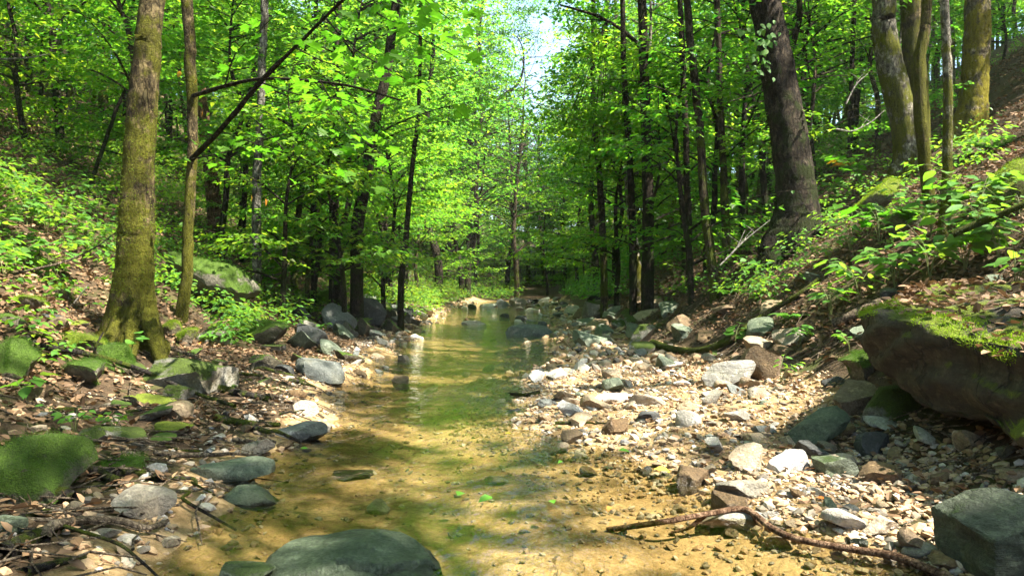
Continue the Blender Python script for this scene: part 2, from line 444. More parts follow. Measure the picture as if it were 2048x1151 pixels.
M['boulder_green'] = rock_mat('rock_folded_green', (0.032, 0.042, 0.026), (0.105, 0.125, 0.08), (0.07, 0.07, 0.04), 0.22, 0.7, GM, 0.8, 1.2)
# gravel: colour chosen per stone
t = NT('gravel_mixed')
g = t.n('ShaderNodeNewGeometry')
c = t.ramp(g.outputs['Random Per Island'], [(0.0, (0.10, 0.09, 0.075)), (0.12, (0.18, 0.155, 0.12)), (0.26, (0.30, 0.20, 0.11)), (0.52, (0.42, 0.29, 0.165)),
    (0.72, (0.33, 0.20, 0.11)), (0.86, (0.50, 0.42, 0.32)), (0.95, (0.58, 0.53, 0.46)), (1.0, (0.08, 0.09, 0.10))])
c = t.mix(t.mapr(t.tex(50, 5, 0.7, g.outputs['Position']), 0.4, 0.7, 0, 0.55), c, (0.10, 0.07, 0.04))
sp = t.n('ShaderNodeSeparateXYZ'); t.l(g.outputs['Position'], sp.inputs[0])
wet = t.mapr(sp.outputs[2], 0.01, 0.05, 1.0, 0.0)
c = t.mix(t.math('MULTIPLY', wet, 0.45), c, (0.05, 0.035, 0.012))
M['gravel'] = t.done(t.bsdf(c, t.mapr(wet, 0, 1, 0.75, 0.3), 0.35, t.bump(t.tex(140, 4, 0.7, g.outputs['Position']), 0.5, 0.006)))

# ground
t = NT('ground')
g = t.n('ShaderNodeNewGeometry'); at = t.n('ShaderNodeAttribute'); at.attribute_name = 'zone'
P_ = g.outputs['Position']
n1 = t.tex(2.2, 6, 0.6, P_); n2 = t.tex(26, 6, 0.7, P_); n3 = t.tex(110, 4, 0.7, P_)
sand = t.mix(t.mapr(n1, 0.38, 0.62), (0.33, 0.21, 0.095), (0.47, 0.33, 0.175))
sand = t.mix(t.mapr(n2, 0.42, 0.7, 0, 0.75), sand, (0.15, 0.10, 0.04))
sand = t.mix(t.mapr(t.tex(5.5, 5, 0.65, P_, 0.5), 0.46, 0.62, 0, 0.7), sand, (0.13, 0.085, 0.03))
sand = t.mix(t.mapr(n3, 0.55, 0.75, 0, 0.6), sand, (0.48, 0.37, 0.22))
soil = t.mix(t.mapr(n2, 0.35, 0.65), (0.028, 0.019, 0.011), (0.085, 0.055, 0.03))
soil = t.mix(t.mapr(n3, 0.5, 0.7, 0, 0.6), soil, (0.15, 0.10, 0.06))
soil = t.mix(t.mapr(n1, 0.52, 0.66, 0, 0.7), soil, (0.05, 0.07, 0.012))
zf = t.mapr(t.math('ADD', at.outputs['Fac'], t.math('MULTIPLY', t.math('SUBTRACT', n2, 0.5), 0.9)), 0.35, 0.65)
c = t.mix(zf, sand, soil)
M['ground'] = t.done(t.bsdf(c, 0.9, 0.2, t.bump(n3, 0.6, 0.012, t.bump(n2, 0.9, 0.04))))

# water: clear, non-refracting surface film with fresnel reflection and ripples
t = NT('water')
g = t.n('ShaderNodeNewGeometry')
mp = t.n('ShaderNodeMapping'); mp.inputs['Scale'].default_value = (1.0, 0.55, 1.0); t.l(g.outputs['Position'], mp.inputs[0])
w1 = t.tex(4.0, 4, 0.55, mp.outputs[0], 0.8); w2 = t.tex(19, 3, 0.55, mp.outputs[0], 0.8); w3 = t.tex(0.9, 2, 0.5, g.outputs['Position'])
hh = t.math('ADD', w1, t.math('MULTIPLY', w2, t.mapr(w3, 0.40, 0.60, 0.06, 0.60)))
nb = t.bump(hh, 0.5, 0.045)
fr = t.n('ShaderNodeFresnel'); fr.inputs['IOR'].default_value = 1.45; t.l(nb, fr.inputs['Normal'])
tr = t.n('ShaderNodeBsdfTransparent'); tr.inputs[0].default_value = (0.90, 0.89, 0.76, 1)
gl = t.n('ShaderNodeBsdfGlossy'); gl.inputs['Color'].default_value = (1, 1, 1, 1); gl.inputs['Roughness'].default_value = 0.03; t.l(nb, gl.inputs['Normal'])
mx = t.n('ShaderNodeMixShader'); t.l(fr.outputs[0], mx.inputs[0]); t.l(tr.outputs[0], mx.inputs[1]); t.l(gl.outputs[0], mx.inputs[2])
M['water'] = t.done(mx.outputs[0])

# ------------------------------------------------------------------ the ground and the water
gx = np.concatenate([-5 - np.geomspace(0.08, 75, 62)[::-1], np.arange(-5, 5.001, 0.065), 5 + np.geomspace(0.08, 75, 62)])
gy = np.concatenate([np.arange(-30, 1.3, 0.7), np.arange(1.4, 11, 0.06), np.geomspace(11, 150, 190)])
X, Yg = np.meshgrid(gx, gy)
Z = H(X, Yg)
V = np.stack([X, Yg, Z], -1).reshape(-1, 3)
nx, ny = len(gx), len(gy)
i = np.arange(ny - 1)[:, None] * nx + np.arange(nx - 1)[None]
Q = np.stack([i, i + 1, i + nx + 1, i + nx], -1).reshape(-1, 4)
me = mesh_np('ground', V, [Q])
a_, b_, o_ = edges(V[:, 1])
zone = np.where(V[:, 0] > 0, smooth(-0.15, 0.35, V[:, 0] - o_ + 0.75 * (1 - smooth(4.6, 5.6, V[:, 1]))), smooth(0.05, 0.55, a_ - V[:, 0]))
zone = np.maximum(zone, smooth(43, 48, V[:, 1]))
at = me.attributes.new('zone', 'FLOAT', 'POINT'); at.data.foreach_set('value', zone.astype(np.float32))
go = link('ground', me, M['ground']); go['kind'] = 'structure'; go['label'] = 'leaf strewn forest valley floor with sandy creek bed'

wy = np.concatenate([np.arange(-15, 2, 0.5), np.geomspace(2, 56, 130)])
wa, wb, wo_ = edges(wy)
wx = np.linspace(0, 1, 24)
Wx = (wa - 0.5)[:, None] + (wb - wa + 1.0)[:, None] * wx[None]
Wz = np.repeat(zw(wy)[:, None], 24, 1)
V = np.stack([Wx, np.repeat(wy[:, None], 24, 1), Wz], -1).reshape(-1, 3)
i = np.arange(len(wy) - 1)[:, None] * 24 + np.arange(23)[None]
Q = np.stack([i, i + 1, i + 25, i + 24], -1).reshape(-1, 4)
wo2 = link('water', mesh_np('water', V, [Q]), M['water']); wo2['kind'] = 'structure'; wo2['label'] = 'clear shallow creek water over golden sand'

# ------------------------------------------------------------------ sun gaps cut into the canopy (leaves left out so the sun lights chosen spots)
GAPS = []
def gap(u, v, ru, rv, Y=None):
    if Y is None:
        p = ground_at(u, v); far = ground_at(u, v - rv); near = ground_at(u, v + rv)
        ry = min(max((far[1] - near[1]) / 2, 0.12), 2.0)
    else:
        p = px(u, v, Y)
        GAPS.append((p[0], p[1], p[2], (ru + 0.6 * rv) / F * Y, max(0.6 * ru, 0.45 * rv) / F * Y + 0.12)); return
    GAPS.append((p[0], p[1], p[2], ru / F * p[1], ry))
for q in [(930, 868, 140, 22), (800, 955, 190, 45), (1250, 915, 150, 55), (1380, 1040, 230, 50), (1030, 1060, 110, 30), (980, 1120, 330, 26),
          (1130, 830, 150, 32), (1330, 815, 170, 55), (1590, 930, 90, 70), (1510, 800, 60, 50), (1620, 1020, 150, 50), (1230, 750, 120, 25), (1500, 1100, 200, 40),
          (1000, 752, 90, 9), (700, 715, 70, 40), (590, 765, 70, 45), (860, 640, 60, 22), (900, 690, 90, 14), (1080, 690, 60, 10), 
          (40, 620, 80, 40), (70, 910, 90, 50), (360, 690, 60, 30), (560, 1100, 80, 24), 
          (1640, 520, 150, 46), (1480, 585, 130, 32), (1480, 500, 70, 40), (1720, 400, 60, 30),
          (1000, 600, 60, 14), (1050, 575, 120, 25), (1180, 650, 50, 20), (300, 980, 70, 40), (1350, 965, 230, 50), (1560, 1060, 120, 30), (1150, 760, 80, 22), (1420, 760, 110, 40)]:
    gap(*q)
for q in [(270, 230, 40, 130, 8.0), (290, 90, 35, 60, 8.0), (1900, 640, 190, 120, 4.6), (1800, 520, 330, 260, 6.4), (1950, 500, 220, 150, 6.4), (1830, 640, 130, 90, 4.7), (1960, 660, 130, 90, 4.3), (1650, 590, 150, 90, 6.8), (1640, 540, 130, 60, 9.5), (1760, 660, 60, 60, 5.2), (1955, 150, 70, 420, 11.0),
          (1800, 120, 50, 300, 11.0), (1760, 410, 90, 60, 8.5), (1895, 250, 40, 200, 7.5), (720, 160, 320, 330, 5.6), (440, 560, 110, 70, 10.5), (120, 420, 80, 50, 9.0), (2000, 350, 90, 60, 8.0),
          (1030, 480, 190, 120, 38.0), (1050, 380, 190, 150, 47.0), (1010, 540, 190, 60, 45.0), (1030, 470, 200, 110, 56.0), (900, 420, 120, 90, 30.0), (1180, 420, 100, 90, 30.0), (1560, 330, 150, 120, 15.0), (1250, 300, 130, 130, 18.0)]:
    gap(*q)
GAPS = np.array(GAPS)

def sunlit(P):
    """True for leaves to cut away so the sun reaches a chosen spot"""
    out = np.zeros(len(P), bool)
    for (x, y, z, rx, ry) in GAPS:
        k = (P[:, 2] - z) / S[2]
        g = P - k[:, None] * S
        dx = (g[:, 0] - x) / rx; dy = (g[:, 1] - y) / ry
        q = np.stack([g[:, 0], g[:, 1]], -1)
        e = dx * dx + dy * dy + 0.55 * noise(q, 6.0, 77) + 0.5 * noise(q, 13.0, 78)
        out |= (k > 0.9) & (e < 0.92)
    return out

def opening(P):
    """the strip of open sky along the creek line"""
    cxl = 0.1 + 0.029 * P[:, 1]
    w = 0.007 * P[:, 1] + 0.5 * noise(P, 1.1, 41)
    return (P[:, 1] > 12) & (np.abs(P[:, 0] - cxl) < w) & (P[:, 2] > 0.25 * P[:, 1] + 0.8 * noise(P, 0.6, 43)) & (P[:, 2] < 0.6 * P[:, 1] + 1.1)

# ------------------------------------------------------------------ spray trees (understory): leaf tables shared between alike trees
class TreeKind:
    def __init__(self, seed, h, base, rad, nb, leaf, per=1.0, rise=0.55, flat=0.3):
        r = np.random.default_rng(seed)
        wood = Geo(); LP, LD, LN, LL = [], [], [], []
        n = 9
        sp_ = np.zeros((n, 3)); sp_[:, 2] = np.linspace(-0.35, h, n)
        sp_[:, :2] = np.cumsum(r.normal(0, h * 0.016, (n, 2)), 0); sp_[0, :2] = sp_[1, :2]
        stem = spline(sp_, 26)
        r0 = 0.011 * h + 0.012
        V, Q = tube(stem, np.linspace(r0, 0.006, 26), 8, 0.06, seed); wood.add(V, Q)
        self.stem = stem
        for b in range(nb):
            t_ = r.uniform(0, 1) ** 0.8
            z = base + (h - base) * t_
            p0 = np.array([np.interp(z, stem[:, 2], stem[:, 0]), np.interp(z, stem[:, 2], stem[:, 1]), z])
            az = b * 2.399 + r.normal(0, 0.4)
            L = rad * (1 - 0.62 * t_) * r.uniform(0.65, 1.15) + 0.2
            m = 7; s_ = np.linspace(0, 1, m)
            az_ = az + s_ * r.normal(0, 0.35)
            hor = np.stack([np.cos(az_), np.sin(az_), np.zeros(m)], -1)
            el = rise * r.uniform(0.5, 1.3) * (1 - s_) - 0.12 * s_
            stp = unit(hor + np.stack([np.zeros(m), np.zeros(m), np.tan(np.clip(el, -0.6, 1.2))], -1)) * (L / (m - 1))
            path = p0 + np.concatenate([[np.zeros(3)], np.cumsum(stp[:-1], 0)])
            V, Q = tube(path, np.linspace(0.006 + 0.008 * L, 0.003, m), 4); wood.add(V, Q)
            nt = max(3, int(L / (leaf * 1.5) * per))
            for k in range(nt + 1):
                f = 0.22 + 0.78 * (k + r.uniform(-0.3, 0.3)) / nt
                f = min(max(f, 0.1), 1.0)
                q = np.array([np.interp(f, s_, path[:, a]) for a in range(3)])
                d = unit(path[-1] - path[-3])
                side = (1 if k % 2 else -1) * (0.95 if k < nt else 0.0)
                ang = math.atan2(d[1], d[0]) + side + r.normal(0, 0.2)
                tl = L * (0.55 - 0.38 * f) * r.uniform(0.6, 1.2) + leaf * 1.2
                td = np.array([math.cos(ang), math.sin(ang), r.normal(-0.02, 0.14)])
                if k % 3 == 0:
                    V, Q = tube(np.stack([q, q + td * tl]), [0.004, 0.0015], 3); wood.add(V, Q)
                nl = max(3, int(tl / (leaf * 0.42)))
                u = (np.arange(nl) + r.uniform(0, 1, nl)) / nl
                sg = np.where(np.arange(nl) % 2, 1, -1) * r.uniform(0.4, 1.1, nl)
                la = ang + sg
                ld = np.stack([np.cos(la), np.sin(la), r.normal(-0.22, flat, nl)], -1)
                LP.append(q + td * tl * u[:, None] + r.normal(0, leaf * 0.18, (nl, 3)))
                LD.append(ld)
                LN.append(np.stack([r.normal(0, flat, nl), r.normal(0, flat, nl), np.ones(nl)], -1))
                LL.append(leaf * r.uniform(0.6, 1.2, nl))
        self.P, self.D, self.N, self.L = (np.concatenate(a) for a in (LP, LD, LN, LL))
        self.wood = wood.mesh('trunk'); self.h = h; self.rad = rad
        self.crown = None; self.fine = leaf < 0.12
    def crown_mesh(self):
        if self.crown is None:
            V, Q = leaf_arrays(self.P, self.D, self.N, self.L, fine=self.fine)
            self.crown = mesh_np('crown', V, [Q], False)
        return self.crown
    def carved(self, loc, rz, s):
        c, sn = math.cos(rz), math.sin(rz)
        W = np.stack([self.P[:, 0] * c - self.P[:, 1] * sn, self.P[:, 0] * sn + self.P[:, 1] * c, self.P[:, 2]], -1) * s + loc
        keep = ~(sunlit(W) | opening(W))
        V, Q = leaf_arrays(self.P[keep], self.D[keep], self.N[keep], self.L[keep], fine=self.fine)
        return mesh_np('crown', V, [Q], False)

KINDS = [TreeKind(100 + k, *a) for k, a in enumerate([
    (6.5, 1.0, 2.7, 30, 0.125), (5.0, 0.7, 2.3, 26, 0.115), (8.0, 1.6, 2.9, 36, 0.13), (4.0, 0.5, 2.0, 22, 0.11),
    (7.0, 2.2, 3.1, 30, 0.135), (9.0, 2.4, 3.2, 38, 0.14)])]
FARK = [TreeKind(200 + k, *a) for k, a in enumerate([
    (12.0, 1.4, 4.2, 46, 0.23), (16.0, 2.5, 4.8, 58, 0.26), (9.0, 0.8, 3.8, 38, 0.21), (21.0, 4.0, 5.2, 70, 0.28)])]

def place_tree(kind, loc, rz, s, bark, label, group, carve=False, name='understory_tree', leafmat='leaf', cat='tree'):
    root = empty(name, loc, label, cat, group, rz, s)
    if not len(kind.wood.materials): kind.wood.materials.append(M['bark_mid'])
    tr_ = link('trunk', kind.wood, None, root)
    if bark != 'bark_mid':
        tr_.material_slots[0].link = 'OBJECT'; tr_.material_slots[0].material = M[bark]
    me = kind.carved(np.array(loc), rz, s) if carve else kind.crown_mesh()
    if len(me.vertices):
        link('crown', me, M[leafmat], root)
    return root

def side_words(x): return 'left' if x < 0 else 'right'
GL = {'near_l': ('slim leafy understory tree on the lower left slope behind the mossy trunk', 'understory trees on the lower left slope'),
      'near_r': ('slim leafy understory tree on the lower right slope around the big dark trunk', 'understory trees on the lower right slope'),
      'mid_l': ('layered green understory tree among the thin trunks left of the creek', 'understory trees left of the creek bend'),
      'mid_r': ('layered green understory tree among the thin trunks right of the creek', 'understory trees right of the creek bend'),
      'far_l': ('tall broadleaf tree far up the valley left of the sky gap', 'far trees left of the sky gap'),
      'far_r': ('tall broadleaf tree far up the valley right of the sky gap', 'far trees right of the sky gap')}
r_ = np.random.default_rng(5)
def bark_pick(): return ['bark_mid', 'bark_dark', 'bark_dark', 'bark_mid', 'bark_pale'][r_.integers(5)]
# mid and near understory, placed where they stand on the two slopes
spots = []
def try_spot(x, y, dmin):
    for (a, b) in spots:
        if (a - x) ** 2 + (b - y) ** 2 < dmin * dmin: return False
    spots.append((x, y)); return True
cnt = 0
for k in range(3000):
    y = 13.0 + 28 * r_.uniform(0, 1) ** 1.2
    x = r_.uniform(-0.86, 0.86) * (y + 3) if r_.uniform() < 0.7 else r_.uniform(-0.3, 0.3) * (y + 6)
    a, b, o = edges(y)
    if a - 0.9 - 0.02 * min(y, 20) < x < o + 0.5: continue
    if y < 14 and (-5.6 < x < -2.8 or 1.8 < x < 4.4): continue
    if 16.5 < y < 26 and -5.2 < x < 5.0: continue
    if y < 17 and x < 0 and abs(x) / y > 0.5 and y < 12.5: continue
    if not try_spot(x, y, 1.15 + 0.03 * y): continue
    kd = KINDS[r_.integers(len(KINDS))]
    g = ('near' if y < 19 else 'mid') + ('_l' if x < 0 else '_r')
    s = r_.uniform(0.75, 1.2) * (1.0 if y < 22 else 1.2)
    place_tree(kd, (x, y, float(H(x, y))), r_.uniform(0, 6.28), s, bark_pick(), *GL[g], carve=y < 16, leafmat='leaf' if y < 20 else 'leaf_far')
    cnt += 1
    if cnt >= 158: break
for (x, y, kd, s) in [(2.9, 12.6, 1, 0.95), (3.6, 14.2, 0, 0.9), (2.75, 15.6, 3, 1.2), (4.6, 14.8, 4, 0.9), (2.6, 18.2, 1, 1.1), (3.4, 20.5, 0, 1.0), (5.3, 16.2, 2, 0.9), (3.2, 23.5, 4, 1.0),
        (-3.2, 14.4, 3, 1.1), (-3.9, 13.0, 1, 0.9), (-3.1, 18.6, 1, 1.1), (-4.4, 16.4, 0, 0.95), (-3.4, 22.0, 0, 1.0), (-4.0, 24.5, 2, 1.0)]:
    place_tree(KINDS[kd], (x, y, float(H(x, y))), r_.uniform(0, 6.28), s, 'bark_dark', 'leafy sapling leaning over the %s edge of the creek' % ('right' if x > 0 else 'left'), 'saplings over the %s creek edge' % ('right' if x > 0 else 'left'), carve=True, name='sapling')
spots = []
cnt = 0
for k in range(6000):
    y = 36 + 62 * r_.uniform(0, 1) ** 1.2
    x = r_.uniform(-0.8, 0.8) * (y + 4) if r_.uniform() < 0.6 else r_.uniform(-0.22, 0.22) * (y + 4)
    if y < 44 and -2.9 < x < 3.4: continue
    if not try_spot(x, y, 2.3 + 0.012 * y): continue
    kd = FARK[r_.integers(4)]
    g = 'far' + ('_l' if x < 1.5 else '_r')
    s = r_.uniform(0.8, 1.2)
    place_tree(kd, (x, y, float(H(x, y))), r_.uniform(0, 6.28), s, bark_pick(), *GL[g], name='broadleaf_tree', leafmat='leaf_far', carve=abs(x - 0.03 * y) < 6 or (y < 58 and 0 < x < 14))
    cnt += 1
    if cnt >= 235: break

# ------------------------------------------------------------------ canopy crowns (tree tops above the picture, sized and thinned to shape the light)
def canopy_leaves(c, rad, n, seed, leaf=0.19):
    r = np.random.default_rng(seed)
    m = max(20, n // 45)
    d = unit(r.normal(size=(m, 3))) * (r.uniform(0.15, 1, (m, 1)) ** 0.45)
    cc = c + d * rad
    k = r.integers(0, m, n)
    P = cc[k] + r.normal(0, 1, (n, 3)) * np.array([0.62, 0.62, 0.2])
    keep = ~(sunlit(P) | opening(P))
    q = P - (P[:, 2:3] / S[2]) * S
    keep &= noise(q[:, :2], 1.5, 61) + 0.7 * noise(q[:, :2], 4.5, 62) < 0.98 - 0.55 * smooth(3.0, 7.0, q[:, 0]) - 0.1 * smooth(4.0, 8.0, -q[:, 0]) - 0.4 * smooth(11, 16, q[:, 1])
    P = P[keep]; n = len(P)
    az = r.uniform(0, 6.28, n)
    D = np.stack([np.cos(az), np.sin(az), r.normal(-0.2, 0.3, n)], -1)
    N = np.stack([r.normal(0, 0.35, n), r.normal(0, 0.35, n), np.ones(n)], -1)
    if n == 0: return None
    V, Q = leaf_arrays(P, D, N, leaf * r.uniform(0.7, 1.2, n), fine=False)
    return V, Q

def canopy(root, loc, c, rad, n, seed):
    res = canopy_leaves(np.array(c), np.array(rad), n, seed)
    if res is None: return
    V, Q = res
    link('crown', mesh_np('crown', V - np.array(loc), [Q], False), M['leaf'], root)

def limbs(geo, top, c, rad, seed, n=7):
    r = np.random.default_rng(seed)
    for k in range(n):
        d = unit(r.normal(size=3) * np.array([1, 1, 0.35]) + np.array([0, 0, 0.25]))
        e = np.array(c) + d * np.array(rad) * 0.8
        mid = (top + e) / 2 + np.array([0, 0, 0.4])
        V, Q = tube(spline([top - np.array([0, 0, 0.6 * r.uniform(0, 3)]), mid, e], 9), np.linspace(0.06, 0.01, 9), 5); geo.add(V, Q)

# ------------------------------------------------------------------ the named trees of the picture
def pix_tree(name, label, pts, wpx, bark, top=13.0, crown=None, sides=14, flare=None, Y=None, group=None, sink=0.35, extra=None, dY=None, taper=0.55, rough=0.035, base=None):
    """pts: pixel path from the base up; widths in pixels at those points"""
    b = ground_at(*pts[0]) if Y is None else None
    Yb = Y or b[1]
    P = [px(u, v, Yb + (dY[k] if dY else 0)) for k, (u, v) in enumerate(pts)]
    rad = [w / 2 / F * Yb for w in wpx]
    loc = P[0].copy(); loc[2] = float(H(loc[0], loc[1]))
    bot = P[0].copy(); bot[2] = min(loc[2], P[0][2]) - sink
    dirn = unit(P[-1] - P[-2]); dirn[2] = max(dirn[2], 0.6)
    P = [bot] + P; rad = [rad[0] * 1.08] + rad
    while P[-1][2] < top - 1:
        P.append(P[-1] + unit(dirn) * 3.0 + rng.normal(0, 0.12, 3)); rad.append(rad[-1] * 0.86)
        dirn = unit(dirn + np.array([0, 0, 0.25]))
    n = max(24, int((P[-1][2] - P[0][2]) * (9 if wpx[0] > 50 else 5)))
    n = min(n, 130)
    path = spline(P, n)
    rr = np.interp(np.linspace(0, len(P) - 1, n), np.arange(len(P)), rad)
    path[1:-1] += rng.normal(0, 0.004, (n - 2, 3)) * np.array([1, 1, 0])
    root = empty(name, loc, label, 'tree', group)
    G = Geo(); V, Q = tube(path, rr, sides, rough, int(rng.integers(1000)), flare); G.add(V, Q)
    topz = path[-1]
    if crown:
        c = topz + np.array([0, 0, 0.8]); limbs(G, topz, c, crown[:3], int(rng.integers(9999)))
        canopy(root, loc, c, crown[:3], crown[3], int(rng.integers(9999)))
    me = G.mesh('trunk'); me.transform(Matrix.Translation(-Vector(loc)))
    link('trunk', me, M[bark], root)
    return root, loc, path, rr

def add_branch(root, loc, pts, r0, r1, bark, name='branch', sides=7, rough=0.08, n=30):
    path = spline(np.array(pts), n)
    V, Q = tube(path, np.linspace(r0, r1, n), sides, rough, int(rng.integers(999)))
    return link(name, mesh_np(name, V - loc, [Q]), M[bark], root), path

def lobes(k, ph, zb, hgt, amt):
    def f(th, z):
        w = np.exp(-np.maximum(z - zb, 0) / hgt)
        return 1 + w * (amt + amt * 0.9 * np.cos(k * th + ph) + 0.3 * amt * np.cos((k + 2) * th + ph * 2))
    return f

# 1: mossy trunk on the left
gb = ground_at(262, 690)
left_tree, L1, path1, rr1 = pix_tree('mossy_tree', 'thick moss covered trunk with flared roots on the left bank', [(262, 690), (266, 600), (272, 480), (275, 380), (282, 250), (296, 100), (304, 0)],
    [88, 80, 70, 64, 58, 51, 47], 'bark_moss', 12.0, (4.6, 4.6, 2.0, 6500), 30, lobes(5, 0.6, gb[2], 0.22, 0.36))
for pts in ([(300, 640), (330, 670), (362, 700), (395, 722)], [(240, 640), (212, 662), (190, 690)], [(268, 660), (262, 700), (266, 735)]):
    Yc = L1[1] - 0.15
    P = [px(u, v, Yc - 0.18 * k) for k, (u, v) in enumerate(pts)]
    for p in P[1:]: p[2] = float(H(p[0], p[1])) + 0.03
    add_branch(left_tree, L1, P, 0.075, 0.02, 'bark_moss', 'root', 10, 0.25, 22)
def fuzz(root, loc, P, Nn, n, seed, L=0.02, mat='moss_tuft', name='moss'):
    """short moss shoots standing on a surface given by sample points and normals"""
    r = np.random.default_rng(seed)
    k = r.integers(0, len(P), n)
    D = unit(Nn[k] + r.normal(0, 0.5, (n, 3)) + np.array([0, 0, -0.1]))
    Nr = r.normal(size=(n, 3))
    V, Q = leaf_arrays(P[k] + r.normal(0, 0.012, (n, 3)), D, Nr, L * r.uniform(0.5, 1.4, n), ratio=0.35, fine=False)
    o = link(name, mesh_np(name, V - loc, [Q], False), M[mat], root); o['kind'] = 'stuff'
    return o
tt = rng.uniform(0, 1, 9000); ii = (tt ** 1.5 * 60).astype(int)
th = rng.uniform(0, 6.28, 9000)
Nf = np.stack([np.cos(th), np.sin(th), 0 * th], -1)
Pf = path1[ii] + Nf * (rr1[ii] * 0.99)[:, None]
msk = fbm(Pf, 3.0, 8) > -0.2
fuzz(left_tree, L1, Pf[msk], Nf[msk], 7000, 3, 0.014)

# 2: thin mossy tree with the long maple branch
thin_tree, L2, path2, rr2 = pix_tree('maple_tree', 'thin crooked mossy maple just right of the thick mossy trunk', [(362, 640), (374, 540), (376, 440), (384, 330), (386, 240), (381, 130), (373, 0)],
    [26, 22, 21, 21, 21, 22, 23], 'bark_moss', 10.5, (3.4, 3.4, 1.4, 3000), 12)

# leaf shapes for near plants
def blade_mesh(name, outline, L, cup=0.10, droop=0.18, mat='herb'):
    """one leaf: polygon outline (half, mirrored) in units of length, fan about the midrib"""
    pts = [(0, 0)] + list(outline) + [(1, 0)]
    n = len(pts)
    right = [(t_, w) for t_, w in pts]
    Vv = []
    for t_, w in right: Vv.append((w, t_))
    for t_, w in right[1:-1]: Vv.append((-w, t_))
    mid = [t_ for t_, w in right[1:-1]]
    m0 = len(Vv)
    for t_ in mid: Vv.append((0, min(max(t_, 0.05), 0.95)))
    A = np.array(Vv)
    V = np.stack([A[:, 0] * L, A[:, 1] * L, L * (cup * np.abs(A[:, 0]) * 1.5 - droop * A[:, 1] ** 2 + 0.02 * np.sin(A[:, 1] * 19))], -1)
    tri = []
    k = len(mid)
    R_ = [0] + list(range(1, n - 1)) + [n - 1]
    Lf = [0] + [n + q for q in range(k)] + [n - 1]
    Md = [0] + [m0 + q for q in range(k)] + [n - 1]
    for q in range(k + 1):
        for (e, flip) in ((R_, 0), (Lf, 1)):
            a, b, c, d = Md[q], e[q], e[q + 1], Md[q + 1]
            for tri_ in ((a, b, c), (a, c, d)):
                if len(set(tri_)) == 3: tri.append(tri_ if not flip else tri_[::-1])
    me = mesh_np(name, V, [np.array(tri)], True)
    me.materials.append(M[mat]); return me
OV = [(0.06, 0.10), (0.2, 0.26), (0.38, 0.32), (0.58, 0.28), (0.78, 0.16), (0.9, 0.07)]
LANCE = [(0.1, 0.06), (0.3, 0.14), (0.55, 0.16), (0.8, 0.09)]
ROUND = [(0.03, 0.16), (0.15, 0.36), (0.35, 0.45), (0.6, 0.40), (0.82, 0.22), (0.92, 0.09)]
MAPLE = [(0.02, 0.14), (0.0, 0.34), (0.14, 0.36), (0.24, 0.30), (0.36, 0.52), (0.52, 0.58), (0.50, 0.42), (0.52, 0.24), (0.70, 0.30), (0.74, 0.18), (0.86, 0.10)]
LEAF = {'ovate': blade_mesh('leaf', OV, 1.0), 'lance': blade_mesh('leaf', LANCE, 1.0), 'round': blade_mesh('leaf', ROUND, 1.0, 0.06, 0.1),
        'maple': blade_mesh('leaf', MAPLE, 1.0, 0.05, 0.16, 'maple'), 'autumn': blade_mesh('leaf', MAPLE, 1.0, 0.08, 0.2, 'autumn'),
        'oval_autumn': blade_mesh('leaf', OV, 1.0, 0.12, 0.2, 'autumn')}

def leaf_obj(kind, parent, pos, d, nrm, L, label=None):
    o = bpy.data.objects.new('leaf', LEAF[kind]); col.objects.link(o); o.parent = parent
    d = unit(np.array(d, float)); nrm = np.array(nrm, float); nrm = unit(nrm - d * (nrm @ d)); x = np.cross(d, nrm)
    m = Matrix(((x[0] * L, d[0] * L, nrm[0] * L, pos[0]), (x[1] * L, d[1] * L, nrm[1] * L, pos[1]), (x[2] * L, d[2] * L, nrm[2] * L, pos[2]), (0, 0, 0, 1)))
    o.matrix_local = m
    if label: o['label'] = label
    return o

# the long diagonal branch and its sprays of maple leaves, reaching towards the camera
def zline(pts): return [px(u, v, Y) for u, v, Y in pts]
br1, bp1 = add_branch(thin_tree, L2, zline([(383, 318, L2[1]), (440, 262, 8.0), (520, 165, 7.4), (590, 95, 6.9), (650, 35, 6.4), (700, -10, 6.0), (790, -60, 5.4)]), 0.030, 0.014, 'bark_dark', rough=0.22)
br2, bp2 = add_branch(thin_tree, L2, zline([(384, 192, L2[1]), (450, 172, 8.4), (520, 158, 7.8), (600, 160, 7.2), (700, 172, 6.4), (800, 200, 5.8)]), 0.026, 0.008, 'bark_dark')
twigs = [([(520, 165, 7.4), (600, 190, 6.6), (690, 200, 5.8), (760, 240, 5.2)], 32), ([(700, -10, 6.0), (760, 30, 5.2), (830, 70, 4.7), (905, 110, 4.4)], 44),
         ([(650, 35, 6.4), (700, 90, 5.6), (760, 130, 5.0), (850, 180, 4.6)], 42), ([(640, 160, 6.9), (680, 230, 6.0), (740, 290, 5.4), (800, 330, 5.1)], 36),
         ([(440, 262, 8.0), (520, 290, 7.2), (610, 320, 6.4), (680, 360, 6.0)], 36), ([(450, 172, 8.4), (470, 110, 7.4), (520, 60, 6.6), (560, 20, 6.0)], 24),
         ([(590, 95, 6.9), (640, 120, 6.0), (700, 140, 5.4)], 26), ([(790, -60, 5.4), (850, 0, 4.8), (900, 40, 4.5)], 28), ([(383, 318, 8.9), (470, 300, 7.9), (560, 270, 7.0), (640, 270, 6.5)], 24)]
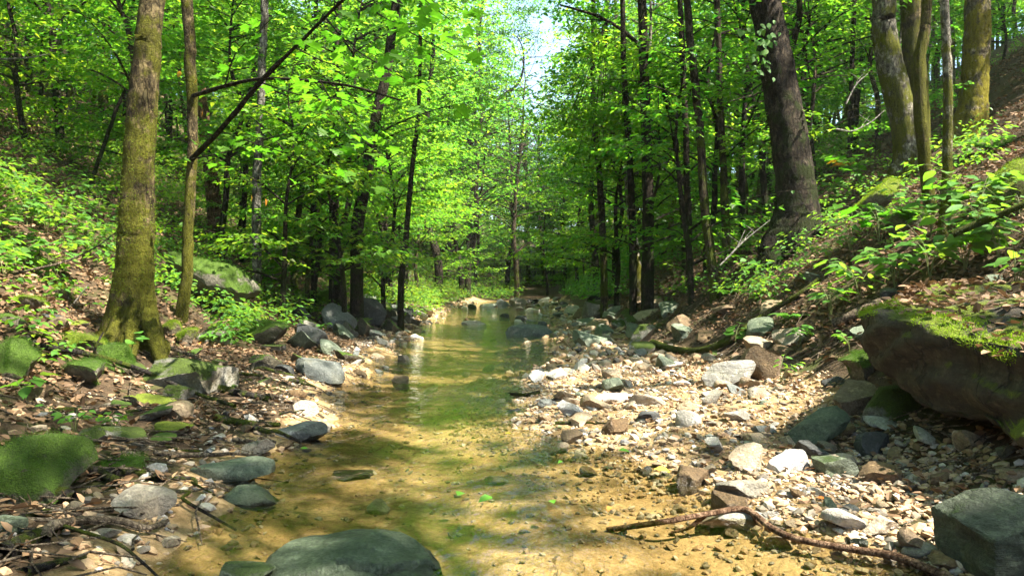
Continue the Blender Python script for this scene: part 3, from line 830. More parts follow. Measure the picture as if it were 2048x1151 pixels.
for pts, nl in twigs:
    P = spline(np.array(zline(pts)), 16)
    V, Q = tube(P, np.linspace(0.008, 0.003, 16), 4)
    tw = link('twig', mesh_np('twig', V - L2, [Q]), M['bark_dark'], br1)
    for k in range(nl):
        f = rng.uniform(0.1, 1); q = np.array([np.interp(f, np.linspace(0, 1, 16), P[:, a]) for a in range(3)])
        off = rng.normal(0, 1, 3) * np.array([0.16, 0.16, 0.09])
        az = rng.uniform(0, 6.28)
        kind = 'maple'
        leaf_obj(kind, br1, q + off - L2, (math.cos(az), math.sin(az), rng.normal(-0.35, 0.2)), (rng.normal(0, 0.3), rng.normal(-0.1, 0.3), 1), rng.uniform(0.075, 0.125))
for (u, v, Y) in [(602, 195, 6.4), (503, 390, 7.5), (531, 397, 7.4), (395, 155, 8.0), (360, 142, 8.2), (404, 222, 8.0)]:
    leaf_obj('oval_autumn', br1, px(u, v, Y) - L2, (rng.normal(0, .3), 0.1, -1), (0.9, rng.normal(0, 0.5), 0.3), 0.075, 'orange leaf hanging on the maple twigs')

# more picture trees: (name, label, pixel path, widths, bark, Y or None, top, crown)
gb = ground_at(1585, 500)
big, LB, pathB, rrB = pix_tree('dark_tree', 'big dark leaning trunk on the right slope with ivy on it', [(1585, 492), (1592, 400), (1582, 300), (1566, 200), (1548, 90), (1530, 0)],
    [90, 80, 73, 67, 62, 60], 'bark_dark', 14.0, (4.4, 4.4, 2.2, 5200), 26, lobes(5, 2.0, gb[2], 0.3, 0.34))
for pts in ([(1600, 440), (1632, 420), (1655, 440)], [(1570, 480), (1540, 520), (1500, 560)], [(1600, 480), (1610, 520), (1625, 540)]):
    P = [px(u, v, LB[1] - 0.1 - 0.2 * k) for k, (u, v) in enumerate(pts)]
    for p in P[1:]: p[2] = float(H(p[0], p[1])) + 0.03
    add_branch(big, LB, P, 0.16, 0.05, 'bark_dark', 'root', 10, 0.12, 16)
for k in range(46):
    f = rng.uniform(0, 1); v = 40 + 105 * f + rng.normal(0, 10); u = 1508 + 22 * f + rng.normal(0, 20)
    leaf_obj('ovate', big, px(u, v, LB[1] - 0.34 + rng.normal(0, 0.05)) - LB, (rng.normal(0, .6), -0.4, -0.7), (rng.normal(0, .4), -1, 0.5), rng.uniform(0.08, 0.13))

pale, LP_, pathP, rrP = pix_tree('pale_tree', 'curved pale trunk with golden moss down its right side', [(1822, 345), (1812, 270), (1795, 190), (1776, 110), (1768, 50), (1768, 0)],
    [56, 53, 50, 48, 46, 45], 'bark_pale', 12.5, (3, 3, 2, 2600), 20, lobes(4, 1.0, ground_at(1822, 345)[2], 0.25, 0.3))
pix_tree('pale_tree', 'darker mossy trunk standing close behind the curved pale trunk', [(1838, 335), (1836, 240), (1828, 120), (1822, 0)], [46, 44, 42, 40], 'bark_moss', 12.5, None, 16, Y=LP_[1] + 0.55)
pix_tree('gold_moss_tree', 'upright trunk glowing with golden moss, furthest right', [(1936, 275), (1946, 200), (1952, 110), (1956, 0)], [56, 51, 48, 46], 'bark_gold', 13.0, (3, 3, 2, 2600), 20, lobes(4, 0.3, ground_at(1936, 275)[2], 0.35, 0.28))
pix_tree('crooked_sapling', 'crooked moss covered sapling in front of the curved pale trunk', [(1862, 430), (1850, 330), (1841, 220), (1838, 130), (1850, 60), (1853, 0)], [25, 23, 24, 22, 20, 20], 'bark_moss', 9.0, (1.8, 1.8, 1.2, 500), 12)
pix_tree('straight_sapling', 'straight pole thin sapling with pale blotches on the right slope', [(1886, 480), (1892, 380), (1897, 240), (1893, 120), (1889, 0)], [22, 19, 18, 17, 17], 'bark_pale', 9.0, (1.8, 1.8, 1.2, 500), 12)
pix_tree('slope_sapling', 'tall slender sapling rising from the right bank above the log', [(1430, 600), (1420, 500), (1408, 400), (1402, 300), (1394, 200), (1380, 80), (1374, 0)], [20, 19, 18, 17, 16, 15, 14], 'bark_mid', 11, (3.2, 3.2, 1.4, 2800), 12)
pix_tree('arching_tree', 'thin dark tree arching over the creek from the right bank', [(1372, 540), (1366, 430), (1356, 320), (1338, 220), (1310, 140), (1262, 75), (1200, 35), (1120, 10)],
    [16, 14, 13, 12, 10, 8, 6, 4], 'bark_dark', 1.0, None, 10)
arch = scene.objects['arching_tree']; La = np.array(arch.location)
for (u, v, ru, rv, n) in [(1150, 40, 70, 30, 500), (1240, 90, 80, 40, 700), (1180, 140, 90, 40, 700), (1290, 180, 80, 50, 700), (1160, 230, 90, 40, 700), (1270, 290, 80, 40, 600), (1180, 330, 80, 30, 400)]:
    r = np.random.default_rng(int(u)); m = 14; Ya = La[1] + r.uniform(-0.3, 1.6)
    cc = px(u, v, Ya) + r.uniform(-1, 1, (m, 3)) * np.array([ru / F * Ya, 0.7, rv / F * Ya])
    k = r.integers(0, m, n); P = cc[k] + r.normal(0, 1, (n, 3)) * np.array([0.26, 0.26, 0.06])
    az = r.uniform(0, 6.28, n); D = np.stack([np.cos(az), np.sin(az), r.normal(-0.25, 0.3, n)], -1); N = np.stack([r.normal(0, .3, n), r.normal(0, .3, n), np.ones(n)], -1)
    V, Q = leaf_arrays(P - La, D, N, 0.125 * r.uniform(0.6, 1.2, n))
    link('crown', mesh_np('crown', V, [Q], False), M['leaf'], arch)
    for q in cc[::4]:
        add_branch(arch, La, [px(min(max(u, 1215), 1340), 40 if u < 1215 else 40 + (u - 1215) * 1.3, La[1]), (q + px(u, v, Ya)) / 2 + np.array([0, 0, 0.1]), q], 0.012, 0.003, 'bark_dark', 'branch', 4, 0.05, 8)
SPECS = [('dark_trunk_tree', 'dark leaning trunk left of the creek, thickest of the thin trunks', [(714, 468), (728, 380), (741, 300), (754, 225), (772, 150), (786, 50), (792, 0)], [26, 24, 23, 21, 20, 18, 18], 'bark_dark', (4, 4, 2, 3800)),
    ('thin_dark_tree', 'wiry dark stem at the water side left of the creek bend', [(802, 575), (812, 470), (820, 380), (828, 300), (838, 200)], [13, 11, 10, 9, 8], 'bark_dark', (2, 2, 1.6, 700)),
    ('spotted_pale_tree', 'white and black blotched trunk behind the diagonal branch', [(514, 355), (520, 260), (524, 130), (529, 0)], [18, 17, 16, 15], 'bark_birch', (2.5, 2.5, 2, 900)),
    ('upright_dark_tree', 'upright dark trunk between the blotched trunk and the leaning dark trunk', [(668, 455), (670, 330), (672, 200), (675, 60), (676, 0)], [19, 18, 17, 16, 16], 'bark_dark', (2.5, 2.5, 2, 900)),
    ('slim_dark_tree', 'slim dark stem just left of the upright dark trunk', [(627, 345), (628, 240), (629, 120), (632, 0)], [11, 10, 9, 9], 'bark_dark', (2, 2, 1.5, 600)),
    ('hidden_dark_tree', 'broad dark trunk half hidden in leaves right of the creek', [(1296, 515), (1296, 400), (1292, 250), (1287, 100), (1284, 0)], [24, 23, 21, 20, 19], 'bark_dark', (3, 3, 2, 1200)),
    ('slim_bank_tree', 'slim dark trunk just left of the broad hidden trunk', [(1266, 530), (1264, 420), (1258, 300), (1250, 180), (1246, 60)], [16, 14, 13, 12, 11], 'bark_dark', (2, 2, 1.6, 700)),
    ('brown_bank_tree', 'thin brown trunk above the dark overhang rocks', [(1208, 540), (1204, 440), (1198, 340), (1190, 260), (1186, 150)], [15, 14, 12, 11, 10], 'bark_mid', (2, 2, 1.6, 700)),
    ('mossy_stub_tree', 'short mossy trunk behind the tall slender sapling', [(1452, 470), (1449, 400), (1446, 320), (1440, 200), (1436, 60)], [17, 16, 14, 13, 12], 'bark_mid', (2, 2, 1.5, 600)),
    ('hill_tree', 'pale sunlit trunk high on the left hill, second from the corner', [(212, 75), (214, 30), (216, 0)], [17, 16, 16], 'bark_birch', (3, 3, 2, 900)),
    ('hill_tree', 'grey trunk high on the left hill beside the mossy trunk', [(250, 85), (250, 30), (248, 0)], [31, 30, 29], 'bark_pale', (3, 3, 2, 900)),
    ('hill_tree', 'grey trunk high on the left hill nearest the corner', [(128, 70), (126, 30), (124, 0)], [22, 21, 20], 'bark_pale', (3, 3, 2, 900)),
    ('far_bank_tree', 'dark trunk on the left water side at the creek bend', [(936, 560), (938, 500), (942, 430), (950, 330)], [17, 16, 14, 12], 'bark_dark', (3, 3, 2, 800)),
    ('far_bank_tree', 'brown trunk standing at the end of the creek', [(1056, 560), (1056, 500), (1055, 440), (1053, 360)], [9, 9, 8, 7], 'bark_mid', (3, 3, 2, 800)),
    ('far_bank_tree', 'thin brown trunk right of the end of the creek', [(1088, 568), (1084, 500), (1080, 430), (1078, 340)], [8, 8, 7, 6], 'bark_mid', (3, 3, 2, 800)),
    ('dark_slope_tree', 'dark slim trunk left of the mossy short trunk', [(1378, 470), (1374, 380), (1372, 280), (1366, 150), (1360, 0)], [14, 13, 13, 12, 11], 'bark_dark', (2, 2, 1.5, 600)),
    ('hill_sapling', 'leaning dark sapling below the left hill trunks', [(178, 380), (205, 300), (232, 220), (250, 180)], [9, 8, 7, 6], 'bark_dark', None)]
NEARER = {'dark_trunk_tree': 15, 'thin_dark_tree': 16.5, 'spotted_pale_tree': 13.2, 'upright_dark_tree': 16.6, 'slim_dark_tree': 17, 'hidden_dark_tree': 15, 'slim_bank_tree': 16, 'brown_bank_tree': 18, 'mossy_stub_tree': 13.4, 'dark_slope_tree': 13.6}
for nm, lb, pts, w, bk, cr in SPECS:
    pix_tree(nm, lb, pts, w, bk, 12.0 if cr else 1.0, cr, 10, Y=NEARER.get(nm))
# the forked creek tree
fork, LF, pathF, rrF = pix_tree('forked_tree', 'forked tree leaning over the creek below the sky gap', [(888, 560), (897, 480), (906, 400), (920, 340), (936, 290)], [27, 25, 22, 20, 18], 'bark_dark', 1.0, None, 12)
YF = LF[1]
add_branch(fork, LF, [px(u, v, YF) for u, v in [(934, 298), (946, 240), (956, 180), (962, 120), (958, 70), (966, 0), (968, -80)]], 0.15, 0.05, 'bark_dark', 'limb', 8)
_, bpF = add_branch(fork, LF, [px(u, v, YF - 0.4) for u, v in [(934, 298), (968, 250), (996, 200), (1032, 172), (1046, 140), (1046, 100), (1034, 72)]], 0.15, 0.03, 'bark_dark', 'limb', 8)
add_branch(fork, LF, [px(u, v, YF - 0.6) for u, v in [(950, 275), (1000, 262), (1030, 245), (1052, 225)]], 0.07, 0.02, 'bark_dark', 'limb', 6)
for (u, v, ru, rv, n) in [(960, 50, 80, 60, 1600), (1010, 30, 55, 40, 1600), (1000, 100, 40, 50, 1300), (1010, 200, 40, 40, 900), (1060, 12, 60, 22, 1300), (1040, 70, 40, 40, 700), (925, 150, 70, 60, 1300), (1005, 150, 45, 30, 600), (900, 250, 70, 50, 1000), (1000, 240, 60, 30, 700), (985, 330, 70, 40, 800), (1100, 10, 70, 22, 900)]:
    c = px(u, v, YF - 0.4)
    r = np.random.default_rng(int(u)); m = 16
    cc = c + r.uniform(-1, 1, (m, 3)) * np.array([ru / F * YF, 1.2, rv / F * YF])
    k = r.integers(0, m, n); P = cc[k] + r.normal(0, 1, (n, 3)) * np.array([0.35, 0.35, 0.11])
    az = r.uniform(0, 6.28, n); D = np.stack([np.cos(az), np.sin(az), r.normal(-0.2, 0.3, n)], -1); N = np.stack([r.normal(0, .3, n), r.normal(0, .3, n), np.ones(n)], -1)
    V, Q = leaf_arrays(P - LF, D, N, 0.15 * r.uniform(0.6, 1.2, n))
    link('crown', mesh_np('crown', V, [Q], False), M['leaf'], fork)
# broken reddish snag
b = ground_at(428, 480); Ys = b[1]
sn = empty('dead_snag', b, 'reddish brown broken dead trunk behind the thin mossy maple', 'dead tree')
P = [px(u, v, Ys) for u, v in [(432, 500), (428, 420), (420, 340), (412, 270), (402, 190), (398, 165)]]
V, Q = tube(spline(P, 40), np.linspace(0.17, 0.11, 40) * 1.0, 14, 0.16, 5); 
link('trunk', mesh_np('trunk', V - b, [Q]), M['snag'], sn)

# tall trees standing beside and behind the view whose canopy shades the creek
k = 0
for gx_ in np.arange(-20, 16, 4.4):
    for gy_ in np.arange(-9, 36, 4.4):
        k += 1
        x = gx_ + rng.uniform(-1.5, 1.5); y = gy_ + rng.uniform(-1.5, 1.5)
        seen = y > 0.5 and abs(x) < 0.74 * y + 0.8
        if seen and y < 15: continue
        if x > 8.5 and k % 2: continue
        a, b, o = edges(y)
        if a - 1 < x < o + 0.6: continue
        loc = np.array([x, y, float(H(x, y))])
        hh = rng.uniform(9.5, 12.5)
        if seen: hh = max(hh, 0.36 * y + 1.1 - loc[2] + 3.0)
        lb, gr = ('tall dark trunked canopy tree on the left slope, crown above the picture', 'tall canopy trees on the left slope') if x < 0 else ('tall dark trunked canopy tree on the right slope, crown above the picture', 'tall canopy trees on the right slope')
        root = empty('canopy_tree', loc, lb, 'tree', gr)
        ln = rng.normal(0, 1.0, 2)
        G = Geo(); P = spline([loc - np.array([0, 0, .4]), loc + np.array([ln[0] * 0.2 + 0.1, 0.1, hh * 0.4]), loc + np.array([ln[0] * 0.8, ln[1] * 0.6, hh * 0.75]), loc + np.array([ln[0], ln[1], hh])], 30)
        r0 = rng.uniform(0.05, 0.10) if seen else 0.22
        V, Q = tube(P, np.linspace(r0, r0 * 0.5, 30), 10, 0.04, k); G.add(V, Q)
        c = P[-1] + np.array([0, 0, 0.6]); limbs(G, P[-1], c, (3, 3, 1.8), k)
        me = G.mesh('trunk'); me.transform(Matrix.Translation(-Vector(loc))); link('trunk', me, M['bark_dark' if seen else 'bark_mid'], root)
        canopy(root, loc, c, (3.4, 3.4, 2.0), (4200 if x > 0 else 5000) if y < 16 else (2600 if x > 0 else 3600), 500 + k)
# low bushes that close the valley behind the creek
for k in range(34):
    y = rng.uniform(44.5, 62); x = 2 + rng.uniform(-0.2, 0.2) * y
    if abs(x - 2.2) < 2.4 and y < 55: y += 11
    place_tree(KINDS[[3, 1, 3, 0][k % 4]], (x, y, float(H(x, y))), rng.uniform(0, 6.28), rng.uniform(1.0, 1.6), 'bark_mid', 'low leafy bush closing the valley behind the last creek boulders', 'bushes behind the creek head', name='bush', leafmat='leaf_far', cat='bush')

# ------------------------------------------------------------------ rocks
_ICO = {}
def ico(sub):
    if sub not in _ICO:
        bm = bmesh.new(); bmesh.ops.create_icosphere(bm, subdivisions=sub, radius=1.0)
        _ICO[sub] = (np.array([v.co[:] for v in bm.verts]), np.array([[v.index for v in f.verts] for f in bm.faces])); bm.free()
    return _ICO[sub]

def rock_shape(seed, sub=3, cuts=9, rough=0.05, box=0.5, depth=(0.42, 0.80)):
    """unit rock: a squared-off ball, cut by random planes, then roughened"""
    r = np.random.default_rng(seed)
    P, Fc = ico(sub); P = P.copy()
    nb = np.linalg.norm(np.abs(P) ** 4, axis=1, ord=1) ** 0.25
    P = P * (1 - box) + P / nb[:, None] * box
    for k in range(cuts):
        n = unit(r.normal(size=3) * np.array([1, 1, 0.8])); d = r.uniform(*depth)
        e = np.maximum(P @ n - d, 0); P = P - e[:, None] * n * 0.98
    P = P + unit(P) * (rough * fbm(P, 2.2, seed, 3))[:, None]
    P = P + unit(P) * (rough * 0.30 * fbm(P, 8, seed + 5, 2))[:, None]
    P -= (P.max(0) + P.min(0)) / 2; P /= (P.max(0) - P.min(0)) / 2
    return P, Fc

def finish(me, ang=24):
    try: me.set_sharp_from_angle(angle=R(ang))
    except Exception: pass
    return me

def rock_at(name, label, c, dims, mat, seed, rz=0.0, tilt=(0, 0), sub=3, group=None, cuts=9, rough=0.06, cat='rock', box=0.5):
    P, Fc = rock_shape(seed, sub, cuts, rough, box)
    P = P * np.array(dims) / 2
    o = link(name, finish(mesh_np(name, P, [Fc])), M[mat])
    o.location = c; o.rotation_euler = (tilt[0], tilt[1], rz)
    return tag(o, label, cat, group)

_seed = [1000]
def rock_px(name, label, u0, v0, u1, v1, mat, rz=0.0, tilt=(0, 0), deep=0.9, sink=0.25, group=None, Y=None, sub=4, cuts=11, rough=0.06, box=0.5):
    _seed[0] += 7
    um = (u0 + u1) / 2
    if Y is None: Y = ground_at(um, v1)[1]
    w = (u1 - u0) / F * Y; h = (v1 - v0) / F * Y
    d = w * deep
    Yc = Y + d * 0.4
    w = (u1 - u0) / F * Yc
    # the part of the pixel height that is the top face seen from above
    top_ang = max(0.0, (v0 - CY) / F)
    hz = max(h - d * top_ang * 0.75, 0.16 * w, 0.25 * h)
    xc = (um - CX) / F * Yc
    zt = CAMH + (CY - v0) / F * (Yc + d * 0.2)
    dims = (w * 1.02, d, hz * (1 + sink))
    return rock_at(name, label, (xc, Yc, zt - dims[2] * 0.5), dims, mat, _seed[0], rz, tilt, sub, group, cuts, rough, 'rock', box)

HERO = [
 ('rock', 'small green rock in the water left of the large wet slab', 440, 1122, 545, 1165, 'rock_green', dict(Y=2.7)),
 ('boulder', 'bright moss covered mound at the left edge above the driftwood', -90, 862, 150, 1010, 'rock_moss', dict(sub=4, rough=0.08)),
 ('rock', 'sharp edged angular block with a pale top on the lower left bank', 235, 962, 348, 1042, 'rock_grey', dict(cuts=14, rough=0.02, box=0.8, rz=0.5, tilt=(0.15, -0.25))),
 ('rock', 'flat half wet rock at the left waterline above the green slab', 390, 915, 540, 972, 'rock_green', dict(cuts=10, deep=0.7)),
 ('flat_rock', 'low smooth green slab dipping into the water on the left', 440, 968, 560, 1020, 'rock_green', dict(deep=0.8, cuts=8)),
 ('rock', 'blue grey rock at the left waterline beside two tan cobbles', 556, 840, 652, 886, 'rock_blue', dict()),
 ('rock', 'pointed grey rock left of the blue grey waterline rock', 488, 872, 550, 916, 'rock_grey', dict(cuts=12)),
 ('rock', 'square tan block on the left bank below the long stick', 322, 800, 382, 842, 'rock_tan', dict(box=0.8, cuts=8)),
 ('rock', 'broad pale rock half covered in moss below the flared roots', 298, 712, 458, 792, 'rock_halfmoss', dict(sub=4, deep=0.8, tilt=(0, 0.15))),
 ('rock', 'mossy stone left of the stick and below the flared roots', 108, 718, 218, 772, 'rock_moss', dict()),
 ('rock', 'mossy boulder just below the thick mossy trunk', 180, 686, 280, 742, 'rock_moss', dict()),
 ('rock', 'dark mossy boulder cut by the left edge of the picture', -40, 676, 64, 762, 'rock_moss', dict()),
 ('rock', 'low yellow mossed rock left of the thick mossy trunk', 95, 664, 205, 706, 'rock_ymoss', dict()),
 ('flat_rock', 'long slanting slab thick with bright green moss behind the maple', 330, 512, 512, 632, 'rock_moss', dict(tilt=(0, 0.52), deep=0.6, sink=-0.2, sub=4)),
 ('rock', 'rounded mossy rock below the long slanting moss slab', 478, 640, 582, 692, 'rock_moss', dict()),
 ('rock', 'grey mossy rock at the foot of the maple', 394, 652, 462, 692, 'rock_halfmoss', dict()),
 ('rock', 'small round moss ball rock at the foot of the thick trunk', 328, 642, 360, 676, 'rock_ymoss', dict()),
 ('rock', 'small yellow moss rock next to the round moss ball', 356, 656, 394, 694, 'rock_ymoss', dict()),
 ('rock', 'little yellow mossed stone on the left litter slope', 108, 570, 140, 600, 'rock_ymoss', dict()),
 ('rock', 'yellow mossed stone near the left edge in sunlit litter', 18, 592, 82, 622, 'rock_ymoss', dict()),
 ('flat_rock', 'grey slab lying on the left bank above the pale cobbles', 580, 718, 690, 762, 'rock_blue', dict(tilt=(0, 0.12), deep=0.9)),
 ('rock', 'round tan cobble pair on the left waterline, larger one', 585, 798, 638, 832, 'rock_tan', dict()),
 ('rock', 'dark grey slab standing on the left bank below the grass tuft', 640, 612, 712, 664, 'rock_blue', dict(tilt=(0, 0.4))),
 ('rock', 'dark leaning slab on the left bank near the creek bend', 705, 596, 770, 650, 'rock_dark', dict(tilt=(0, 0.5), deep=0.6)),
 ('rock', 'grey slab at the left waterline near the creek bend', 772, 612, 828, 642, 'rock_blue', dict(tilt=(0, 0.3))),
 ('rock', 'grey rock on the left bank beside the grass tuft', 590, 650, 650, 690, 'rock_dark', dict(tilt=(0, 0.2))),
 ('rock', 'pale round stone in the left shallows', 795, 708, 820, 730, 'rock_grey', dict()),
 ('rock', 'bluish flat stone in the left shallows', 758, 730, 806, 746, 'rock_blue', dict()),
 ('rock', 'brown dome stone breaking the water left of midstream', 784, 750, 820, 782, 'rock_brown', dict()),
 ('rock', 'small pale stone awash just right of the brown dome stone', 846, 770, 876, 788, 'rock_pale', dict()),
 ('rock', 'pale humped stones in midstream below the far slab', 922, 640, 974, 660, 'rock_pale', dict(deep=0.5)),
 ('flat_rock', 'broad flat green grey slab awash in midstream', 1012, 648, 1104, 680, 'rock_blue', dict(deep=0.6, rough=0.03)),
 ('rock', 'dark stone standing in the far water', 998, 626, 1020, 642, 'rock_dark', dict()),
 ('rock', 'dark low stone beside the dark stone in the far water', 1030, 630, 1056, 644, 'rock_dark', dict()),
 ('boulder', 'blue grey boulder at the head of the visible creek, left one', 992, 597, 1020, 617, 'rock_blue', dict()),
 ('boulder', 'brown grey boulder at the head of the visible creek, right one', 1018, 594, 1056, 615, 'rock_grey', dict()),
 ('rock', 'pale flat stones left of the far boulders', 955, 606, 995, 618, 'rock_pale', dict()),
 ('boulder', 'dark overhanging rock on the right bank, upper block', 1176, 562, 1222, 588, 'rock_dark', dict(box=0.8)),
 ('boulder', 'dark overhanging rock on the right bank, lower block', 1174, 578, 1236, 612, 'rock_dark', dict(box=0.8)),
 ('flat_rock', 'long mossy grey slab below the dark overhanging rock', 1165, 600, 1240, 636, 'rock_halfmoss', dict(deep=0.7)),
 ('flat_rock', 'flat green slab at the right waterline, upper one', 1150, 634, 1214, 656, 'rock_green', dict(deep=0.7)),
 ('flat_rock', 'flat green slab at the right waterline, lower one', 1146, 660, 1214, 692, 'rock_green', dict(deep=0.7)),
 ('rock', 'mossy slab on the right bank above the crooked log', 1245, 650, 1312, 690, 'rock_halfmoss', dict(tilt=(0, -0.4))),
 ('boulder', 'striped pale block leaning below the crooked log', 1402, 716, 1506, 778, 'rock_striped', dict(box=0.7, cuts=10, sub=4)),
 ('rock', 'brown green boulder right of the striped pale block', 1480, 688, 1562, 762, 'rock_brown', dict()),
 ('rock', 'green mossed stone left of the striped pale block', 1312, 706, 1372, 740, 'rock_green', dict()),
 ('flat_rock', 'long pale flat stone lying across the gravel bar', 1180, 784, 1268, 808, 'rock_pale', dict(deep=0.45)),
 ('flat_rock', 'tan green flat stone end to end with the long pale stone', 1258, 786, 1338, 812, 'rock_tan', dict(deep=0.45)),
 ('rock', 'dark green upright stone behind the long pale stone', 1203, 752, 1246, 786, 'rock_green', dict()),
 ('rock', 'smooth dark slate egg on the pale gravel', 1276, 820, 1322, 846, 'rock_dark', dict(cuts=3)),
 ('rock', 'white jagged rock standing upright on the gravel bar', 1524, 892, 1632, 1002, 'rock_white', dict(cuts=16, rough=0.05, box=0.4, deep=0.55, tilt=(-0.15, 0.2), sub=4, Y=4.15)),
 ('rock', 'grey flat rock left of the white jagged rock', 1432, 956, 1536, 1002, 'rock_grey', dict(deep=0.6)),
 ('rock', 'brownish grey block left of the grey flat rock', 1352, 930, 1424, 986, 'rock_brown', dict(box=0.7)),
 ('flat_rock', 'pale sunlit slab under the crooked foreground stick', 1404, 1014, 1542, 1068, 'rock_pale', dict(deep=0.55)),
 ('flat_rock', 'tilted green slab with a pale edge behind the white rock', 1578, 826, 1696, 896, 'rock_green', dict(tilt=(0.1, -0.5), deep=0.6, sink=-0.15)),
 ('rock', 'dark smooth rock in the shade under the big boulder', 1712, 860, 1782, 914, 'rock_dark', dict(cuts=3)),
 ('rock', 'green grey rock right of the white jagged rock', 1622, 904, 1702, 956, 'rock_green', dict()),
 ('rock', 'grey pale wedge on the shaded mud at lower right', 1722, 1030, 1790, 1074, 'rock_tan', dict(box=0.7)),
 ('rock', 'pale wedge by the bottom edge at lower right', 1862, 1100, 1938, 1146, 'rock_tan', dict(box=0.7)),
 ('rock', 'flat shaded grey stone beside the foreground stick', 1800, 1080, 1868, 1118, 'rock_grey', dict()),
 ('rock', 'block tucked under the left end of the big boulder', 1655, 760, 1752, 838, 'rock_brown', dict()),
 ('rock', 'mossy stone under the left corner of the big boulder', 1690, 700, 1760, 764, 'rock_moss', dict()),
 ('rock', 'green mossed rock above the tilted green slab', 1735, 770, 1832, 850, 'rock_halfmoss', dict()),
 ('rock', 'yellowish stone at the right edge above the folded boulder', 1998, 930, 2080, 970, 'rock_tan', dict()),
 ('rock', 'tan pointed stone in the shade below the big boulder', 1912, 856, 1966, 906, 'rock_tan', dict(box=0.6)),
 ('boulder', 'folded green grey boulder in the bottom right corner', 1905, 975, 2180, 1165, 'boulder_green', dict(sub=5, rough=0.07, cuts=6, deep=0.8, box=0.25, tilt=(0.1, 0.2))),
 ('flat_rock', 'slanting slab bright with moss on the upper right slope', 1702, 378, 1812, 456, 'rock_ymoss', dict(tilt=(0, -0.6), deep=0.6, sink=-0.4)),
 ('flat_rock', 'dark green mossed slab beside the slanting bright one', 1772, 418, 1860, 462, 'rock_moss', dict(tilt=(0, -0.4), deep=0.6)),
 ('rock', 'mossy boulder at the right edge up the slope', 1968, 330, 2080, 400, 'rock_ymoss', dict(tilt=(0, -0.4))),
 ('rock', 'pale stone on the lower left shore beside the dark water', 190, 1052, 236, 1082, 'rock_grey', dict()),
 ('rock', 'second pale stone on the lower left shore, nearer the water', 234, 1066, 284, 1088, 'rock_pale', dict()),
 ('rock', 'lumpy grey rock in the lower left corner', -20, 1030, 44, 1074, 'rock_green', dict()),
 ('rock', 'grey stone behind the angular block on the left', 128, 998, 168, 1026, 'rock_grey', dict()),
 ('rock', 'flat mossy stone above the angular block', 206, 912, 300, 944, 'rock_moss', dict()),
 ('rock', 'low stone behind the green seedlings on the left bank', 148, 848, 214, 892, 'rock_halfmoss', dict()),
 ('rock', 'tan flat stone left of the green seedlings', 62, 848, 102, 872, 'rock_tan', dict()),
 ('rock', 'submerged dark stone in the golden water', 664, 938, 746, 962, 'rock_dark', dict(deep=0.6)),
 ('rock', 'pale stone awash above the large wet slab', 735, 998, 780, 1030, 'rock_pale', dict()),
 ('rock', 'shallow grey stone awash in the sunlit water', 968, 946, 1018, 972, 'rock_pale', dict()),
 ('rock', 'dark pointed pebble next to the yellow leaf', 1280, 930, 1306, 954, 'rock_dark', dict()),
]
for nm, lb, u0, v0, u1, v1, mt, kw in HERO:
    o = rock_px(nm, lb, u0, v0, u1, v1, mt, **kw)
    if mt in ('rock_moss', 'rock_ymoss') and o.location.y < 15:
        me = o.data; Vv = np.empty(len(me.vertices) * 3); me.vertices.foreach_get('co', Vv); Vv = Vv.reshape(-1, 3)
        Nv = np.empty(len(me.vertices) * 3); me.vertices.foreach_get('normal', Nv); Nv = Nv.reshape(-1, 3)
        up = np.array(o.rotation_euler.to_matrix())[2]
        k = ((Nv @ up) > 0.15) & (fbm(Vv, 5.0, 14) > -0.3)
        if k.sum() > 10: fuzz(o, np.zeros(3), Vv[k], Nv[k], int(min(9000, 2500 + 32000 * max(o.dimensions) ** 2)), 6, 0.005 + 0.0006 * o.location.y, 'moss_green' if mt == 'rock_moss' else 'moss_tuft')

# the big overhanging boulder on the right
def hull_rock(name, pts, cuts, amp, seed, smooth_it=2):
    bm = bmesh.new()
    for p in pts: bm.verts.new(p)
    bmesh.ops.convex_hull(bm, input=list(bm.verts))
    bmesh.ops.delete(bm, geom=[v for v in bm.verts if not v.link_faces], context='VERTS')
    bmesh.ops.triangulate(bm, faces=list(bm.faces))
    for k in range(cuts):
        bmesh.ops.subdivide_edges(bm, edges=list(bm.edges), cuts=1, use_grid_fill=True)
        bmesh.ops.triangulate(bm, faces=list(bm.faces))
        if k < smooth_it: bmesh.ops.smooth_vert(bm, verts=list(bm.verts), factor=0.45, use_axis_x=True, use_axis_y=True, use_axis_z=True)
    bm.normal_update()
    P = np.array([v.co[:] for v in bm.verts]); N = np.array([v.normal[:] for v in bm.verts])
    P2 = P + N * (amp * fbm(P, 3.2, seed, 4))[:, None]
    strata = np.sin((P[:, 2] * 1.0 + P[:, 0] * 0.35 + P[:, 1] * 0.2) * 30 + 2 * noise(P, 4, seed))
    P2 = P2 + N * (amp * 0.38 * strata * (np.abs(N[:, 2]) < 0.6) + amp * 0.3 * fbm(P, 14, seed + 3, 3))[:, None]
    for v, p in zip(bm.verts, P2): v.co = p
    me = bpy.data.meshes.new(name); bm.to_mesh(me); bm.free()
    me.polygons.foreach_set('use_smooth', np.ones(len(me.polygons), bool))
    return me, P2, N
A = px(1738, 640, 4.75); A2 = px(1742, 706, 4.75); B = px(1960, 676, 3.9); B2 = px(1925, 848, 3.9); Cc = px(2090, 705, 3.3); C2 = px(2060, 890, 3.35)
D_ = np.array([3.6, 3.0, 0.92]); D2 = np.array([3.5, 3.1, 0.3]); E = np.array([4.6, 4.6, 1.30]); E2 = np.array([4.6, 4.6, 0.2]); Fp = px(1860, 575, 5.9); F2 = Fp - np.array([0, 0, 0.8]); G1 = px(1775, 612, 5.4); G2 = G1 - np.array([0, 0, .4])
M2 = px(1830, 792, 4.3)
